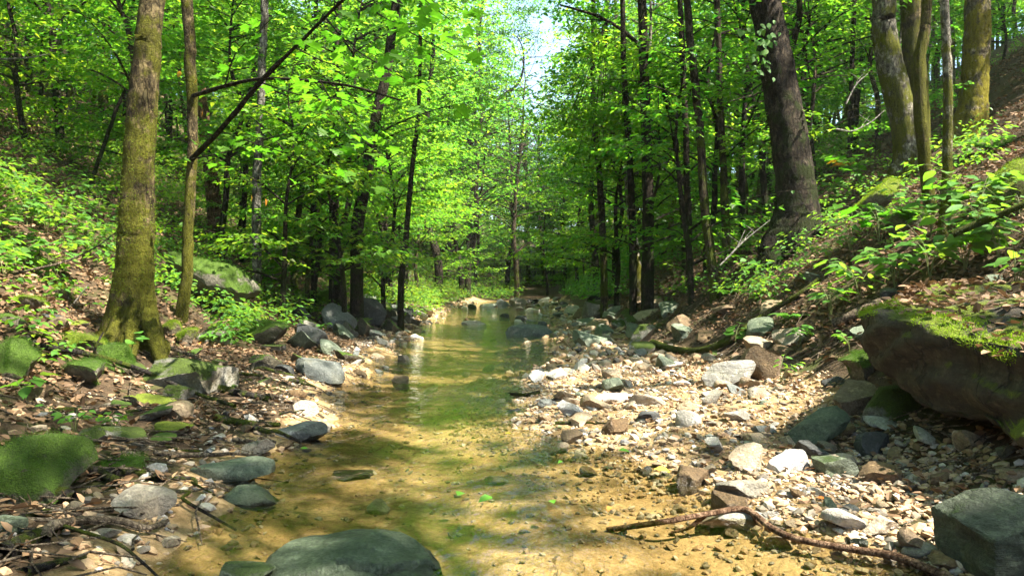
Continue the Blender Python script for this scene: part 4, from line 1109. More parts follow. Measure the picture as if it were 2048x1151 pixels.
me, Pb, Nb = hull_rock('boulder', [A, A2, B, B2, Cc, C2, D_, D2, E, E2, Fp, F2, G1, G2, M2], 6, 0.045, 31, 0)
bo = link('boulder', me, M['boulder']); tag(bo, 'huge overhanging boulder with bright moss along its top edge', 'boulder')
SLAB = [px(545, 1108, 3.0), px(600, 1078, 3.15), px(680, 1056, 3.22), px(770, 1044, 3.26), px(832, 1064, 3.18), px(872, 1112, 3.02), px(890, 1152, 2.86), px(870, 1210, 2.62), px(720, 1215, 2.55), px(560, 1200, 2.58), px(520, 1150, 2.82)]
ctr = np.mean(SLAB, 0)
pts_ = list(SLAB) + [ctr + (p - ctr) * np.array([1.08, 1.08, 0]) - np.array([0, 0, 0.2]) for p in SLAB] + [ctr + np.array([0.02, 0.1, 0.035])]
def crack(P):
    q = np.abs(P[:, 1] - ctr[1] + 0.06 - 0.30 * (P[:, 0] - ctr[0] - 0.12) + 0.02 * np.sin(P[:, 0] * 22) + 0.008 * np.sin(P[:, 0] * 61))
    return 0.04 * np.exp(-(q / 0.010) ** 2) * (P[:, 0] > ctr[0] - 0.06) + 0.016 * (P[:, 1] < ctr[1] - 0.06 + 0.3 * (P[:, 0] - ctr[0] - 0.12))
me, Ps, Ns = hull_rock('flat_rock', pts_, 5, 0.016, 57, 1)
co = np.empty(len(me.vertices) * 3); me.vertices.foreach_get('co', co); co = co.reshape(-1, 3); co[:, 2] -= crack(co) * (Ns[:, 2] > 0.5); me.vertices.foreach_set('co', co.ravel()); me.update()
tag(link('flat_rock', me, M['rock_wetslab']), 'large flat wet green grey slab with a crack at the bottom of the creek', 'rock')
# moss along its front edge and leaf litter on top
zt = Pb[:, 2]
edge = (Nb[:, 2] > 0.22) & (fbm(Pb, 4, 9) > -0.35)
face_d = (Pb[:, 0] - A[0]) * 0.8 + (Pb[:, 1] - A[1]) * 0.3
sel = edge & (np.abs((Pb[:, 0] - A[0]) * (Cc[1] - A[1]) - (Pb[:, 1] - A[1]) * (Cc[0] - A[0])) / np.hypot(Cc[0] - A[0], Cc[1] - A[1]) < (0.30 - 0.10 * smooth(2.4, 3.2, Pb[:, 0])) + 0.16 * noise(Pb, 5.0, 33))
fuzz(bo, np.zeros(3), Pb[sel], Nb[sel], 15000, 5, 0.013)

# ------------------------------------------------------------------ cobbles that can be told apart, then the gravel that cannot
COB = []
for k in range(14):
    P, Fc = rock_shape(3000 + k, 3, 6 + k % 7, 0.05, 0.3 + 0.05 * (k % 8), (0.42, 0.8))
    P = P * np.array([1, rng.uniform(0.6, 0.95), rng.uniform(0.3, 0.62)]) * 0.5
    COB.append(finish(mesh_np('cobble', P, [Fc])))
for m_ in COB: m_.materials.append(M['rock_tan'])
COLS = [('rock_tan', 'tan'), ('rock_pale', 'pale'), ('rock_grey', 'grey'), ('rock_blue', 'blue grey'), ('rock_brown', 'brown'), ('rock_green', 'greenish'), ('rock_white', 'whitish'), ('rock_dark', 'dark')]
WB = [0.34, 0.27, 0.10, 0.04, 0.11, 0.05, 0.06, 0.03]
taken = []
def cobble(x, y, size, where, group, w=WB, lift=0.22):
    for (a, b, s) in taken:
        if (a - x) ** 2 + (b - y) ** 2 < (0.42 * (s + size)) ** 2: return False
    taken.append((x, y, size))
    mt, cn = COLS[rng.choice(len(COLS), p=w)]
    o = bpy.data.objects.new('cobble', COB[rng.integers(len(COB))]); col.objects.link(o)
    o.location = (x, y, float(H(x, y)) + size * (lift - 0.08)); o.rotation_euler = (rng.normal(0, .25), rng.normal(0, .25), rng.uniform(0, 6.28)); o.scale = (size, size, size * rng.uniform(0.8, 1.2))
    o.material_slots[0].link = 'OBJECT'; o.material_slots[0].material = M[mt]
    tag(o, f'{cn} cobble {where}', 'stone', f'{cn} {group}')
    return True
n = 0
while n < 180:
    y = 2.9 + 7.6 * rng.uniform() ** 0.8; a, b, o = edges(y)
    x = rng.uniform(b - 0.25, o + 0.15)
    n += cobble(x, y, 0.07 + 0.20 * rng.uniform() ** 2.2, 'lying on the right hand gravel bar', 'cobbles on the gravel bar')
n = 0
while n < 70:
    y = 3.0 + 15 * rng.uniform() ** 1.0; a, b, o = edges(y)
    x = a - rng.uniform(-0.15, 0.7)
    n += cobble(x, y, 0.07 + 0.02 * y * rng.uniform() ** 1.5, 'along the left water edge', 'cobbles along the left water edge')
n = 0
while n < 66:
    y = 10 + 32 * rng.uniform() ** 1.2; a, b, o = edges(y)
    x = rng.uniform(b - 1.0 - 0.02 * y, o) if rng.uniform() < 0.8 else rng.uniform(a, b)
    n += cobble(x, y, (0.008 + 0.011 * rng.uniform() ** 1.5) * y, 'in the riffle toward the creek bend', 'stones in the far riffle', [0.16, 0.14, 0.2, 0.16, 0.08, 0.12, 0.02, 0.12], 0.34)
n = 0
while n < 40:
    y = 2.9 + 2.6 * rng.uniform(); x = rng.uniform(1.3, 2.5)
    n += cobble(x, y, 0.06 + 0.10 * rng.uniform() ** 2, 'on the shaded mud under the big boulder', 'stones on the shaded mud', [0.2, 0.05, 0.25, 0.15, 0.15, 0.16, 0, 0.04])

BIG = []
for k in range(9):
    P, Fc = rock_shape(3500 + k, 4, 9, 0.06, 0.55, (0.40, 0.8)); P = P * np.array([1, 0.7, 0.36]) * 0.5
    BIG.append(finish(mesh_np('slab', P, [Fc])))
for m_ in BIG: m_.materials.append(M['rock_grey'])
def bank_rock(x, y, size, mt, label, group, tilt, nm='flat_rock'):
    for (a, b, s_) in taken:
        if (a - x) ** 2 + (b - y) ** 2 < (0.36 * (s_ + size)) ** 2: return False
    taken.append((x, y, size))
    o = bpy.data.objects.new(nm, BIG[rng.integers(len(BIG))]); col.objects.link(o)
    o.location = (x, y, float(H(x, y)) + size * 0.06); o.rotation_euler = (rng.normal(0, .12), tilt + rng.normal(0, .12), rng.uniform(-0.7, 0.7) + 1.4); o.scale = (size, size, size * rng.uniform(0.8, 1.5))
    o.material_slots[0].link = 'OBJECT'; o.material_slots[0].material = M[mt]
    tag(o, label, 'rock', group); return True
n = 0
for _ in range(900):
    y = 8.2 + 16 * rng.uniform(); a, b, o = edges(y); x = a - 0.15 - 1.7 * rng.uniform() ** 1.3
    n += bank_rock(x, y, rng.uniform(0.28, 0.42) + 0.018 * y, ['rock_halfmoss', 'rock_halfmoss', 'rock_dark', 'rock_moss', 'rock_grey', 'rock_green'][rng.integers(6)], 'half mossy slab jammed into the left bank before the creek bend', 'slabs along the left bank', 0.35)
    if n >= 34: break
n = 0
for _ in range(900):
    y = 8.0 + 18 * rng.uniform(); a, b, o = edges(y); x = o - 0.35 + 1.3 * rng.uniform() ** 1.2
    n += bank_rock(x, y, rng.uniform(0.26, 0.4) + 0.015 * y, ['rock_green', 'rock_brown', 'rock_halfmoss', 'rock_grey', 'rock_tan'][rng.integers(5)], 'greenish slab at the foot of the right bank', 'slabs along the right bank', -0.3)
    if n >= 32: break
n = 0
for _ in range(900):
    y = 3.2 + 5.5 * rng.uniform(); a, b, o = edges(y); x = a - 0.5 - 2.2 * rng.uniform()
    n += bank_rock(x, y, rng.uniform(0.16, 0.38), ['rock_moss', 'rock_halfmoss', 'rock_dark', 'rock_brown', 'rock_ymoss', 'rock_moss'][rng.integers(6)], 'mossy or dark stone half sunk in the leaf litter of the left bank', 'stones sunk in the left bank', 0.1, 'rock')
    if n >= 30: break
n = 0
for _ in range(900):
    y = 3.0 + 6.5 * rng.uniform(); a, b, o = edges(y); x = o + 0.05 + 1.6 * rng.uniform()
    n += bank_rock(x, y, rng.uniform(0.14, 0.34), ['rock_green', 'rock_brown', 'rock_halfmoss', 'rock_dark'][rng.integers(4)], 'dull stone half sunk in the lower right bank', 'stones sunk in the right bank', -0.2, 'rock')
    if n >= 26: break

def scatter_stones(name, pos, size, sub, label, seed):
    r = np.random.default_rng(seed)
    n = len(pos); base = [rock_shape(4000 + k, sub, 5, 0.03, 0.4)[0] * np.array([0.5, 0.4, 0.3]) for k in range(8)]
    Fc = ico(sub)[1]; m = len(base[0])
    B_ = np.stack(base)[r.integers(0, 8, n)]
    az = r.uniform(0, 6.28, n); c, s = np.cos(az)[:, None], np.sin(az)[:, None]
    tl = r.normal(0, 0.3, n)[:, None]
    Xx = B_[..., 0] * c - B_[..., 1] * s; Yy = B_[..., 0] * s + B_[..., 1] * c; Zz = B_[..., 2] * r.uniform(0.7, 1.3, (n, 1)) + Xx * tl
    V = np.stack([Xx, Yy, Zz], -1) * size[:, None, None] + pos[:, None]
    Q = (Fc[None] + (np.arange(n) * m)[:, None, None]).reshape(-1, 3)
    o = link(name, mesh_np(name, V.reshape(-1, 3), [Q], sub > 1), M['gravel']); o['kind'] = 'stuff'; o['label'] = label
    return o
def sc_pos(n, y0, y1, f, power=1.0):
    y = y0 + (y1 - y0) * rng.uniform(0, 1, n) ** power
    a, b, o = edges(y); x = f(a, b, o, n)
    return x, y
xs, ys, ss = [], [], []
def put(n, y0, y1, f, s0, s1, power=1.0):
    x, y = sc_pos(n, y0, y1, f, power); xs.append(x); ys.append(y); ss.append(s0 + (s1 - s0) * rng.uniform(0, 1, n) ** 2.5)
put(5800, 2.4, 9.5, lambda a, b, o, n: b - 0.15 + (o - b + 0.35) * rng.uniform(0, 1, n), 0.025, 0.075)
put(1200, 2.4, 9.5, lambda a, b, o, n: b - 0.7 * rng.uniform(0, 1, n), 0.02, 0.06)
put(1400, 2.4, 14, lambda a, b, o, n: a - 0.7 + 0.95 * rng.uniform(0, 1, n), 0.025, 0.07)
put(1800, 9, 42, lambda a, b, o, n: b - 0.9 + (o - b + 1.0) * rng.uniform(0, 1, n), 0.06, 0.2, 1.6)
put(800, 14, 42, lambda a, b, o, n: a - 0.5 + 0.8 * rng.uniform(0, 1, n), 0.06, 0.22, 1.3)
put(2200, 2.4, 14, lambda a, b, o, n: a + (b - a) * rng.uniform(0, 1, n), 0.015, 0.055)
put(600, 2.3, 8, lambda a, b, o, n: a - 0.1 - 1.6 * rng.uniform(0, 1, n) ** 1.4, 0.025, 0.09)
put(900, 2.4, 4.6, lambda a, b, o, n: rng.uniform(1.2, 2.6, n), 0.02, 0.06)
x = np.concatenate(xs); y = np.concatenate(ys); s = np.concatenate(ss)
scatter_stones('gravel', np.stack([x, y, H(x, y) + s * 0.12], -1), s, 1, 'loose mixed gravel on the bar and along both shores', 1)
n = 9000
y = 2.4 + 7 * rng.uniform(0, 1, n); a, b, o = edges(y); x = rng.uniform(0, 1, n) * (o + 0.1 - (b - 0.3)) + b - 0.3
s = rng.uniform(0.01, 0.026, n)
P, Fc = ico(1)
V0 = np.array([[1, 0, 0], [-.5, .8, 0], [-.5, -.8, 0], [0, 0, .7], [0, 0, -.7]]) * 0.5
F0 = np.array([[0, 1, 3], [1, 2, 3], [2, 0, 3], [1, 0, 4], [2, 1, 4], [0, 2, 4]])
az = rng.uniform(0, 6.28, n); c_, s_ = np.cos(az)[:, None], np.sin(az)[:, None]
V = np.stack([V0[None, :, 0] * c_ - V0[None, :, 1] * s_, V0[None, :, 0] * s_ + V0[None, :, 1] * c_, np.repeat(V0[None, :, 2], n, 0)], -1) * s[:, None, None] + np.stack([x, y, H(x, y) + s * 0.1], -1)[:, None]
Q = (F0[None] + (np.arange(n) * 5)[:, None, None]).reshape(-1, 3)
o = link('grit', mesh_np('grit', V.reshape(-1, 3), [Q], False), M['gravel']); o['kind'] = 'stuff'; o['label'] = 'fine grit between the stones of the bar'

# ------------------------------------------------------------------ leaf litter, twigs, ground cover
def litter(name, n, xf, y, smin, smax, label, lift=0.012, mat='litter'):
    x = xf; z = H(x, y)
    e = 0.05; nx_ = -(H(x + e, y) - z) / e; ny_ = -(H(x, y + e) - z) / e
    N = unit(np.stack([nx_, ny_, np.ones_like(x)], -1) + rng.normal(0, 0.38, (len(x), 3)))
    D = rng.normal(size=(len(x), 3)); D[:, 2] *= 0.3
    V, Q = leaf_arrays(np.stack([x, y, z + lift + rng.uniform(0, 0.02, len(x))], -1), D, N, rng.uniform(smin, smax, len(x)), 0.6, 0.25, True, -0.12)
    o = link(name, mesh_np(name, V, [Q], False), M[mat]); o['kind'] = 'stuff'; o['label'] = label
    return o
n = 60000
y = 1.8 + 20 * rng.uniform(0, 1, n) ** 1.5
x = -np.abs(rng.uniform(0, 1, n)) * (0.75 * y + 1.5); a, b, o = edges(y)
dens = smooth(0.15, 0.9, a - x) * np.where(fbm(np.stack([x, y], -1), 1.3, 21) > -0.5, 1, 0.25)
k = rng.uniform(0, 1, n) < dens
litter('fallen_leaves', 0, x[k], y[k], 0.04, 0.08, 'brown fallen leaves covering the left slope')
y = 1.8 + 20 * rng.uniform(0, 1, n) ** 1.5
x = np.abs(rng.uniform(0, 1, n)) * (0.78 * y + 1.5); a, b, o = edges(y)
dens = smooth(0.1, 0.6, x - o) * np.where(fbm(np.stack([x, y], -1), 1.3, 22) > -0.6, 1, 0.25)
k = rng.uniform(0, 1, n) < dens
litter('fallen_leaves', 0, x[k], y[k], 0.045, 0.085, 'reddish brown fallen leaves covering the right slope')
n = 1500
y = 2.4 + 8 * rng.uniform(0, 1, n); a, b, o = edges(y); x = b + 0.1 + (o - b) * rng.uniform(0, 1, n) ** 0.5
litter('fallen_leaves', 0, x, y, 0.03, 0.07, 'scattered brown leaves among the stones of the gravel bar', 0.02)
# leaves on top of the big boulder
sel = (Nb[:, 2] > 0.7)
r = np.random.default_rng(8); k = r.choice(np.nonzero(sel)[0], 2600)
D = r.normal(size=(2600, 3)); D[:, 2] *= 0.3
V, Q = leaf_arrays(Pb[k] + r.normal(0, 0.03, (2600, 3)) * np.array([1, 1, 0]) + np.array([0, 0, 0.015]), D, unit(Nb[k] + r.normal(0, 0.35, (2600, 3))), r.uniform(0.035, 0.08, 2600), 0.6, 0.25, True, -0.12)
o = link('fallen_leaves', mesh_np('fallen_leaves', V, [Q], False), M['litter']); o['kind'] = 'stuff'; o['label'] = 'dry leaves lying on top of the huge boulder'

G = Geo()
for k in range(1500):
    y = 2.2 + 15 * rng.uniform() ** 1.4; sd_ = rng.choice([-1, 1]); a, b, o = edges(y)
    x = (a - 0.1 - abs(rng.normal(0, 1.6))) if sd_ < 0 else (o + abs(rng.normal(0, 1.8)) - 0.1)
    L = rng.uniform(0.12, 0.55); az = rng.uniform(0, 6.28)
    e = np.array([math.cos(az), math.sin(az)]) * L
    P = []
    for f in (0, 0.35, 0.7, 1):
        q = np.array([x, y]) + e * f + rng.normal(0, 0.02, 2); P.append([q[0], q[1], float(H(q[0], q[1])) + 0.025 + rng.uniform(0, 0.03)])
    V, Q = tube(np.array(P), np.linspace(0.006, 0.0025, 4), 4); G.add(V, Q)
o = link('fallen_twigs', G.mesh('fallen_twigs'), M['stick']); o['kind'] = 'stuff'; o['label'] = 'small dead twigs strewn over both banks'

def cover(name, n, y, x, leaf, hmin, hmax, spread, nl, label, mat='herb', fine=False):
    z = H(x, y); m = len(x)
    k = np.repeat(np.arange(m), nl); N_ = len(k)
    az = rng.uniform(0, 6.28, N_); rad = rng.uniform(0.1, 1, N_) * spread
    h = rng.uniform(hmin, hmax, m)[k] * rng.uniform(0.75, 1.1, N_)
    P = np.stack([x[k] + np.cos(az) * rad, y[k] + np.sin(az) * rad, z[k] + h], -1)
    D = np.stack([np.cos(az), np.sin(az), rng.normal(-0.25, 0.2, N_)], -1)
    N = np.stack([rng.normal(0, .25, N_), rng.normal(0, .25, N_), np.ones(N_)], -1)
    V, Q = leaf_arrays(P, D, N, leaf * rng.uniform(0.6, 1.25, N_), 0.6, 0.15, fine)
    o = link(name, mesh_np(name, V, [Q], False), M[mat]); o['kind'] = 'stuff'; o['label'] = label
def slope_pts(n, side, y0, y1, p, seed, thr, close=0.6):
    y = y0 + (y1 - y0) * rng.uniform(0, 1, n) ** p
    a, b, o = edges(y)
    x = np.where(side < 0, a - close - rng.uniform(0, 1, n) ** 1.3 * (0.72 * y + 1), o + close + rng.uniform(0, 1, n) ** 1.3 * (0.74 * y + 1))
    k = fbm(np.stack([x, y], -1), 0.8, seed) > thr
    return y[k], x[k]
y, x = slope_pts(2300, -1, 9, 32, 1.4, 51, -0.5, 1.5); cover('undergrowth', 0, y, x, 0.085, 0.12, 0.5, 0.24, 13, 'low leafy undergrowth over the left slope', fine=True)
y, x = slope_pts(420, -1, 5.5, 10, 1.0, 57, -0.2, 1.9); cover('undergrowth', 0, y, x, 0.075, 0.06, 0.3, 0.16, 9, 'low herbs scattered over the near left slope', fine=True)
y, x = slope_pts(1000, 1, 9.5, 30, 1.3, 52, -0.2, 0.9); cover('undergrowth', 0, y, x, 0.085, 0.12, 0.5, 0.24, 13, 'low leafy undergrowth over the right slope')
y, x = slope_pts(1500, -1, 18, 46, 1.0, 53, -1.5, 0.1); cover('undergrowth', 0, y, x * 0.6 - 1.0, 0.13, 0.15, 0.9, 0.4, 14, 'bushy green fringe along the left bank near the bend')
y, x = slope_pts(1500, 1, 18, 46, 1.0, 54, -1.5, 0.1); cover('undergrowth', 0, y, x * 0.6 + 1.2, 0.13, 0.15, 0.9, 0.4, 14, 'bushy green fringe along the right bank near the bend')
yy = 45.5 + 36 * rng.uniform(0, 1, 5000) ** 1.4; xx = 2 + rng.uniform(-0.3, 0.3, 5000) * yy; kk_ = (np.abs(xx - 2.2) > 1.8) | (yy > 54); yy, xx = yy[kk_], xx[kk_]; cover('undergrowth', 0, yy, xx, 0.18, 0.1, 0.8, 0.6, 10, 'green undergrowth closing the valley beyond the creek')

# ------------------------------------------------------------------ plants that can be told apart
def plant(name, label, base, kind, nst, nl, hgt, leaf, group=None, lean=(0, 0), seed=0, flatness=0.3):
    r = np.random.default_rng(seed)
    root = empty(name, base, label, 'plant', group)
    G = Geo()
    spots_ = []
    for s_ in range(nst):
        az = r.uniform(0, 6.28); L = hgt * r.uniform(0.7, 1.15)
        tip = np.array([math.cos(az) * L * 0.62 + lean[0] * L, math.sin(az) * L * 0.45 + lean[1] * L, L * 0.85])
        P = spline([np.array([0, 0, -0.03]), np.array([tip[0] * .25, tip[1] * .25, L * 0.5]), tip], 8)
        V, Q = tube(P, np.linspace(0.0045, 0.002, 8), 4); G.add(V, Q)
        for q in range(nl):
            f = 0.4 + 0.6 * (q + 1) / nl
            p = np.array([np.interp(f, np.linspace(0, 1, 8), P[:, a]) for a in range(3)])
            la = az + (1.0 if q % 2 else -1.0) * r.uniform(0.5, 1.6) if q < nl - 1 else az
            d = np.array([math.cos(la), math.sin(la), r.normal(-0.1, 0.15)])
            pe = p + d * leaf * 0.28 + np.array([0, 0, 0.01])
            V, Q = tube(np.stack([p, pe]), [0.002, 0.0013], 3); G.add(V, Q)
            spots_.append((pe, d))
    link('stem', G.mesh('stem'), M['stem'], root)
    for pe, d in spots_:
        kd = kind if isinstance(kind, str) else kind[r.integers(len(kind))]
        leaf_obj(kd, root, pe, d, (r.normal(0, flatness), r.normal(0, flatness) - 0.15, 1), leaf * r.uniform(0.7, 1.2))
    return root
PL = [ # u, v of the foot, kind, stems, leaves, height, leaf length, label
 (1470, 690, 'round', 3, 5, 0.26, 0.13, 'round leaved seedling cluster under the crooked log'),
 (1600, 690, 'ovate', 3, 5, 0.22, 0.10, 'small bright seedling between the two logs'),
 (1560, 770, 'ovate', 2, 6, 0.28, 0.08, 'yellow green seedling below the striped pale block'),
 (1660, 640, 'lance', 4, 5, 0.3, 0.15, 'long leaved plant at the upper log end'),
 (1720, 600, 'lance', 4, 6, 0.34, 0.16, 'long leaved plant left of the huge boulder top'),
 (1790, 575, 'ovate', 4, 6, 0.36, 0.14, 'bright plant just behind the huge boulder, left one'),
 (1860, 555, 'ovate', 5, 6, 0.4, 0.15, 'bright plant just behind the huge boulder, middle one'),
 (1930, 545, 'ovate', 5, 6, 0.42, 0.15, 'bright plant just behind the huge boulder, right one'),
 (2000, 530, 'lance', 5, 6, 0.45, 0.17, 'tall long leaved plant at the right edge behind the huge boulder'),
 (2030, 590, 'ovate', 4, 6, 0.4, 0.13, 'leafy plant at the right edge beside the huge boulder'),
 (1700, 500, 'lance', 3, 6, 0.4, 0.15, 'sprawling plant below the slanting moss slab'),
 (1760, 490, 'maple', 3, 6, 0.5, 0.15, 'maple seedling with big leaves below the straight sapling'),
 (1640, 430, 'maple', 3, 6, 0.6, 0.18, 'maple seedling beside the big dark trunk'),
 (1720, 380, ['maple', 'maple', 'autumn'], 3, 6, 0.6, 0.2, 'maple seedling with one orange leaf below the curved pale trunk'),
 (1860, 480, 'ovate', 3, 6, 0.5, 0.14, 'seedling at the foot of the straight sapling'),
 (1960, 450, 'ovate', 4, 6, 0.5, 0.15, 'seedling on the slope below the golden moss trunk'),
 (1510, 560, 'ovate', 3, 5, 0.4, 0.13, 'seedling in the sunlit litter below the big dark trunk'),
 (1395, 560, 'ovate', 4, 6, 0.7, 0.15, 'pale stemmed seedling left of the tall slender sapling'),
 (1350, 560, 'ovate', 3, 6, 0.6, 0.14, 'green seedling on the bank below the arching tree'),
 (1780, 690, 'ovate', 2, 4, 0.15, 0.07, 'tiny seedling at the corner of the huge boulder'),
 (1700, 705, 'ovate', 3, 5, 0.2, 0.07, 'low yellow seedling beside the mossy stone under the boulder'),
 (150, 870, 'ovate', 4, 6, 0.2, 0.055, 'small leaved seedling patch on the left bank, left one'),
 (230, 868, 'ovate', 4, 6, 0.18, 0.055, 'small leaved seedling patch on the left bank, right one'),
 (45, 800, 'ovate', 2, 4, 0.16, 0.13, 'broad leaved seedling low at the left edge'),
 (262, 720, 'round', 2, 3, 0.28, 0.09, 'two leaved seedling in front of the flared roots'),
 (420, 690, 'ovate', 3, 5, 0.2, 0.09, 'seedling beside the grey mossy rock at the maple foot'),
 (460, 640, 'ovate', 4, 6, 0.34, 0.12, 'seedling in front of the long slanting moss slab'),
 (640, 670, 'ovate', 3, 6, 0.3, 0.09, 'seedling between the grey bank rocks'),
 (560, 610, 'ovate', 4, 6, 0.5, 0.13, 'leafy plant above the rounded mossy rock'),
 (1110, 862, 'ovate', 1, 2, 0.03, 0.06, 'green sprig lying on the gravel edge'),
]
for k, (u, v, kd, ns, nl, hg, lf, lb) in enumerate(PL):
    big_ = 1.35 if u > 1580 and v < 660 else 1.0
    plant('seedling', lb, ground_at(u, v), kd, ns + (2 if big_ > 1 else 0), nl, hg * big_, lf * (1.2 if big_ > 1 else 1), None, (-0.15 if big_ > 1 else 0, -0.2), 900 + k)
k = 0
r = np.random.default_rng(44)
for _ in range(400):
    u = r.uniform(-30, 470); v = r.uniform(330, 600)
    if v > 560 + 0.05 * u or 190 < u < 340 and v > 520: continue
    p = ground_at(u, v)
    if p[1] > 14: continue
    k += 1
    plant('seedling', 'green seedling with spreading leaves on the left slope above the litter', p, ['ovate', 'ovate', 'round'] if r.uniform() < 0.7 else 'lance', 2, 5, r.uniform(0.25, 0.5), r.uniform(0.10, 0.15), 'seedlings on the left slope', (0.1, -0.1), 2000 + k)
    if k >= 62: break
k = 0
for _ in range(400):
    u = r.uniform(1450, 2060); v = r.uniform(420, 620) - (u - 1450) * 0.22
    p = ground_at(u, v)
    if p[1] > 14 or p[1] < 5: continue
    k += 1
    plant('seedling', 'green seedling on the right slope among fallen leaves', p, ['ovate', 'lance'], 2, 5, r.uniform(0.2, 0.45), r.uniform(0.09, 0.14), 'seedlings on the right slope', (-0.1, -0.1), 2500 + k)
    if k >= 34: break

# ferns and the grass tuft
def fern(label, base, n, L, seed):
    r = np.random.default_rng(seed); root = empty('fern', base, label, 'fern')
    for k in range(n):
        az = k * 6.28 / n + r.normal(0, .2); m = 22; f = np.linspace(0, 1, m)
        P = np.stack([np.cos(az) * L * f * 0.9, np.sin(az) * L * f * 0.9, L * (0.75 * f - 0.62 * f * f)], -1)
        G = Geo(); V, Q = tube(P, np.linspace(0.003, 0.001, m), 3)
        d0 = np.array([math.cos(az), math.sin(az), 0]); sd2 = np.array([-d0[1], d0[0], 0])
        pl = []; dl = []; ll = []
        for q in range(3, m):
            for sgn in (-1, 1): pl.append(P[q]); dl.append(sd2 * sgn + d0 * 0.4 - np.array([0, 0, 0.15])); ll.append(L * 0.26 * (1 - f[q]) ** 0.7 + 0.012)
        V2, Q2 = leaf_arrays(np.array(pl), np.array(dl), np.tile([0, 0, 1.0], (len(pl), 1)), np.array(ll), 0.3, 0.1, True)
        G.add(V, Q); G.add(V2, Q2)
        link('frond', G.mesh('frond', False), M['fern'], root)
fern('small fern beside the upper end of the crooked log', ground_at(1585, 640), 7, 0.32, 1)
fern('fern on the dark bank below the tall slender sapling', ground_at(1460, 590), 7, 0.35, 2)
fern('fern on the left slope above the grass tuft', ground_at(600, 500), 8, 0.5, 3)
fern('fern half up the right slope beside the golden moss trunk', ground_at(1990, 300), 8, 0.6, 4)
def tuft(label, base, n, L, seed):
    r = np.random.default_rng(seed)
    az = r.uniform(0, 6.28, n); D = np.stack([np.cos(az) * 0.6, np.sin(az) * 0.6, r.uniform(0.3, 1, n)], -1)
    V, Q = leaf_arrays(r.normal(0, 0.05, (n, 3)) * np.array([1, 1, 0]), D, np.stack([-np.cos(az) * 0.6, -np.sin(az) * 0.6, np.ones(n)], -1), L * r.uniform(0.5, 1.2, n), 0.035, 0.1, True, 0.55)
    o = link('grass_tuft', mesh_np('grass_tuft', V, [Q], False), M['grass']); o.location = base; tag(o, label, 'grass')
tuft('drooping grass tuft on the left bank above the grey slabs', ground_at(625, 610), 160, 0.55, 1)
tuft('small grass tuft hanging over the dark left slab', ground_at(700, 660), 90, 0.4, 2)

# ------------------------------------------------------------------ logs, sticks and driftwood
def stick(name, label, pts, r0, r1, mat, lift=0.0, side=(), sides=8, rough=0.12, cat='stick', on_ground=True, absolute=False):
    P = []
    for q in pts:
        if len(q) == 3: P.append(px(*q))
        else:
            g = ground_at(*q); P.append(g + np.array([0, 0, lift + r0 * 0.6]))
    P = np.array(P); n = max(16, len(P) * 8); path = spline(P, n)
    G = Geo(); V, Q = tube(path, np.linspace(r0, r1, n), sides, rough, int(rng.integers(999))); 
    base = path[0]
    root = link(name, None) if False else None
    G.add(V, Q)
    for (f, du, dv, L) in side:
        i = int(f * (n - 1)); d = unit(np.array([du, 0.1, dv]))
        V, Q = tube(spline([path[i], path[i] + d * L * 0.5 + rng.normal(0, 0.02, 3), path[i] + d * L], 8), np.linspace(r1 * 0.9, r1 * 0.4, 8), 5); G.add(V, Q)
    me = G.mesh(name); me.transform(Matrix.Translation(-Vector(base)))
    o = link(name, me, M[mat]); o.location = base
    return tag(o, label, cat)
stick('fallen_branch', 'long crooked stick bent in the middle across the lower right gravel', [(1215, 1062), (1330, 1042, 3.55), (1420, 1026, 3.6), (1490, 1018, 3.62), (1545, 1056, 3.4), (1600, 1078, 3.25), (1720, 1100, 3.1), (1790, 1112, 3.0), (1890, 1150, 2.85)],
      0.014, 0.016, 'stick_red', side=((0.42, 0.3, -0.6, 0.18), (0.25, -0.5, -0.3, 0.2), (0.85, 0.3, 0.1, 0.05)))
stick('fallen_log', 'crooked moss tinged log lying below the slender sapling', [(1305, 694), (1345, 708), (1400, 712), (1460, 690), (1530, 640), (1590, 605), (1640, 570)], 0.055, 0.035, 'log_moss', 0.04, cat='log')
stick('fallen_log', 'short grey log between bright plants and the huge boulder', [(1665, 665), (1710, 645), (1760, 618)], 0.05, 0.04, 'stick', 0.05, cat='log')
stick('fallen_branch', 'long dark stick slanting down the left bank past the mossy rocks', [(70, 712), (150, 722), (225, 738), (300, 765), (380, 800), (470, 832)], 0.022, 0.016, 'driftwood', 0.06, ((0.3, 0.2, 0.6, 0.2), (0.7, 0.5, -0.4, 0.15)))
stick('fallen_branch', 'thin bare pale branch rising from the left edge to the mossy trunk', [(-20, 560, 7.2), (60, 540, 7.2), (130, 523, 7.3), (190, 495, 7.4), (240, 458, 7.5)], 0.014, 0.006, 'stick', side=((0.6, -0.6, 0.2, 0.3),))
stick('fallen_branch', 'bare branch slanting up to the right edge above the plants', [(1905, 468, 6.6), (1960, 445, 6.5), (2010, 425, 6.4), (2070, 400, 6.3)], 0.035, 0.03, 'log_moss', cat='branch')
stick('fallen_log', 'thick grey brown log at the right edge up the slope', [(1950, 468), (2000, 428), (2060, 385)], 0.09, 0.08, 'log_moss', 0.04, cat='log')
stick('forked_twig', 'white forked twig poking up from the left litter', [(148, 606, 7.0), (162, 588, 7.0), (178, 568, 7.0)], 0.008, 0.004, 'stick_white', side=((0.5, -0.2, 0.8, 0.08), (0.55, 0.7, 0.3, 0.06)), cat='twig')
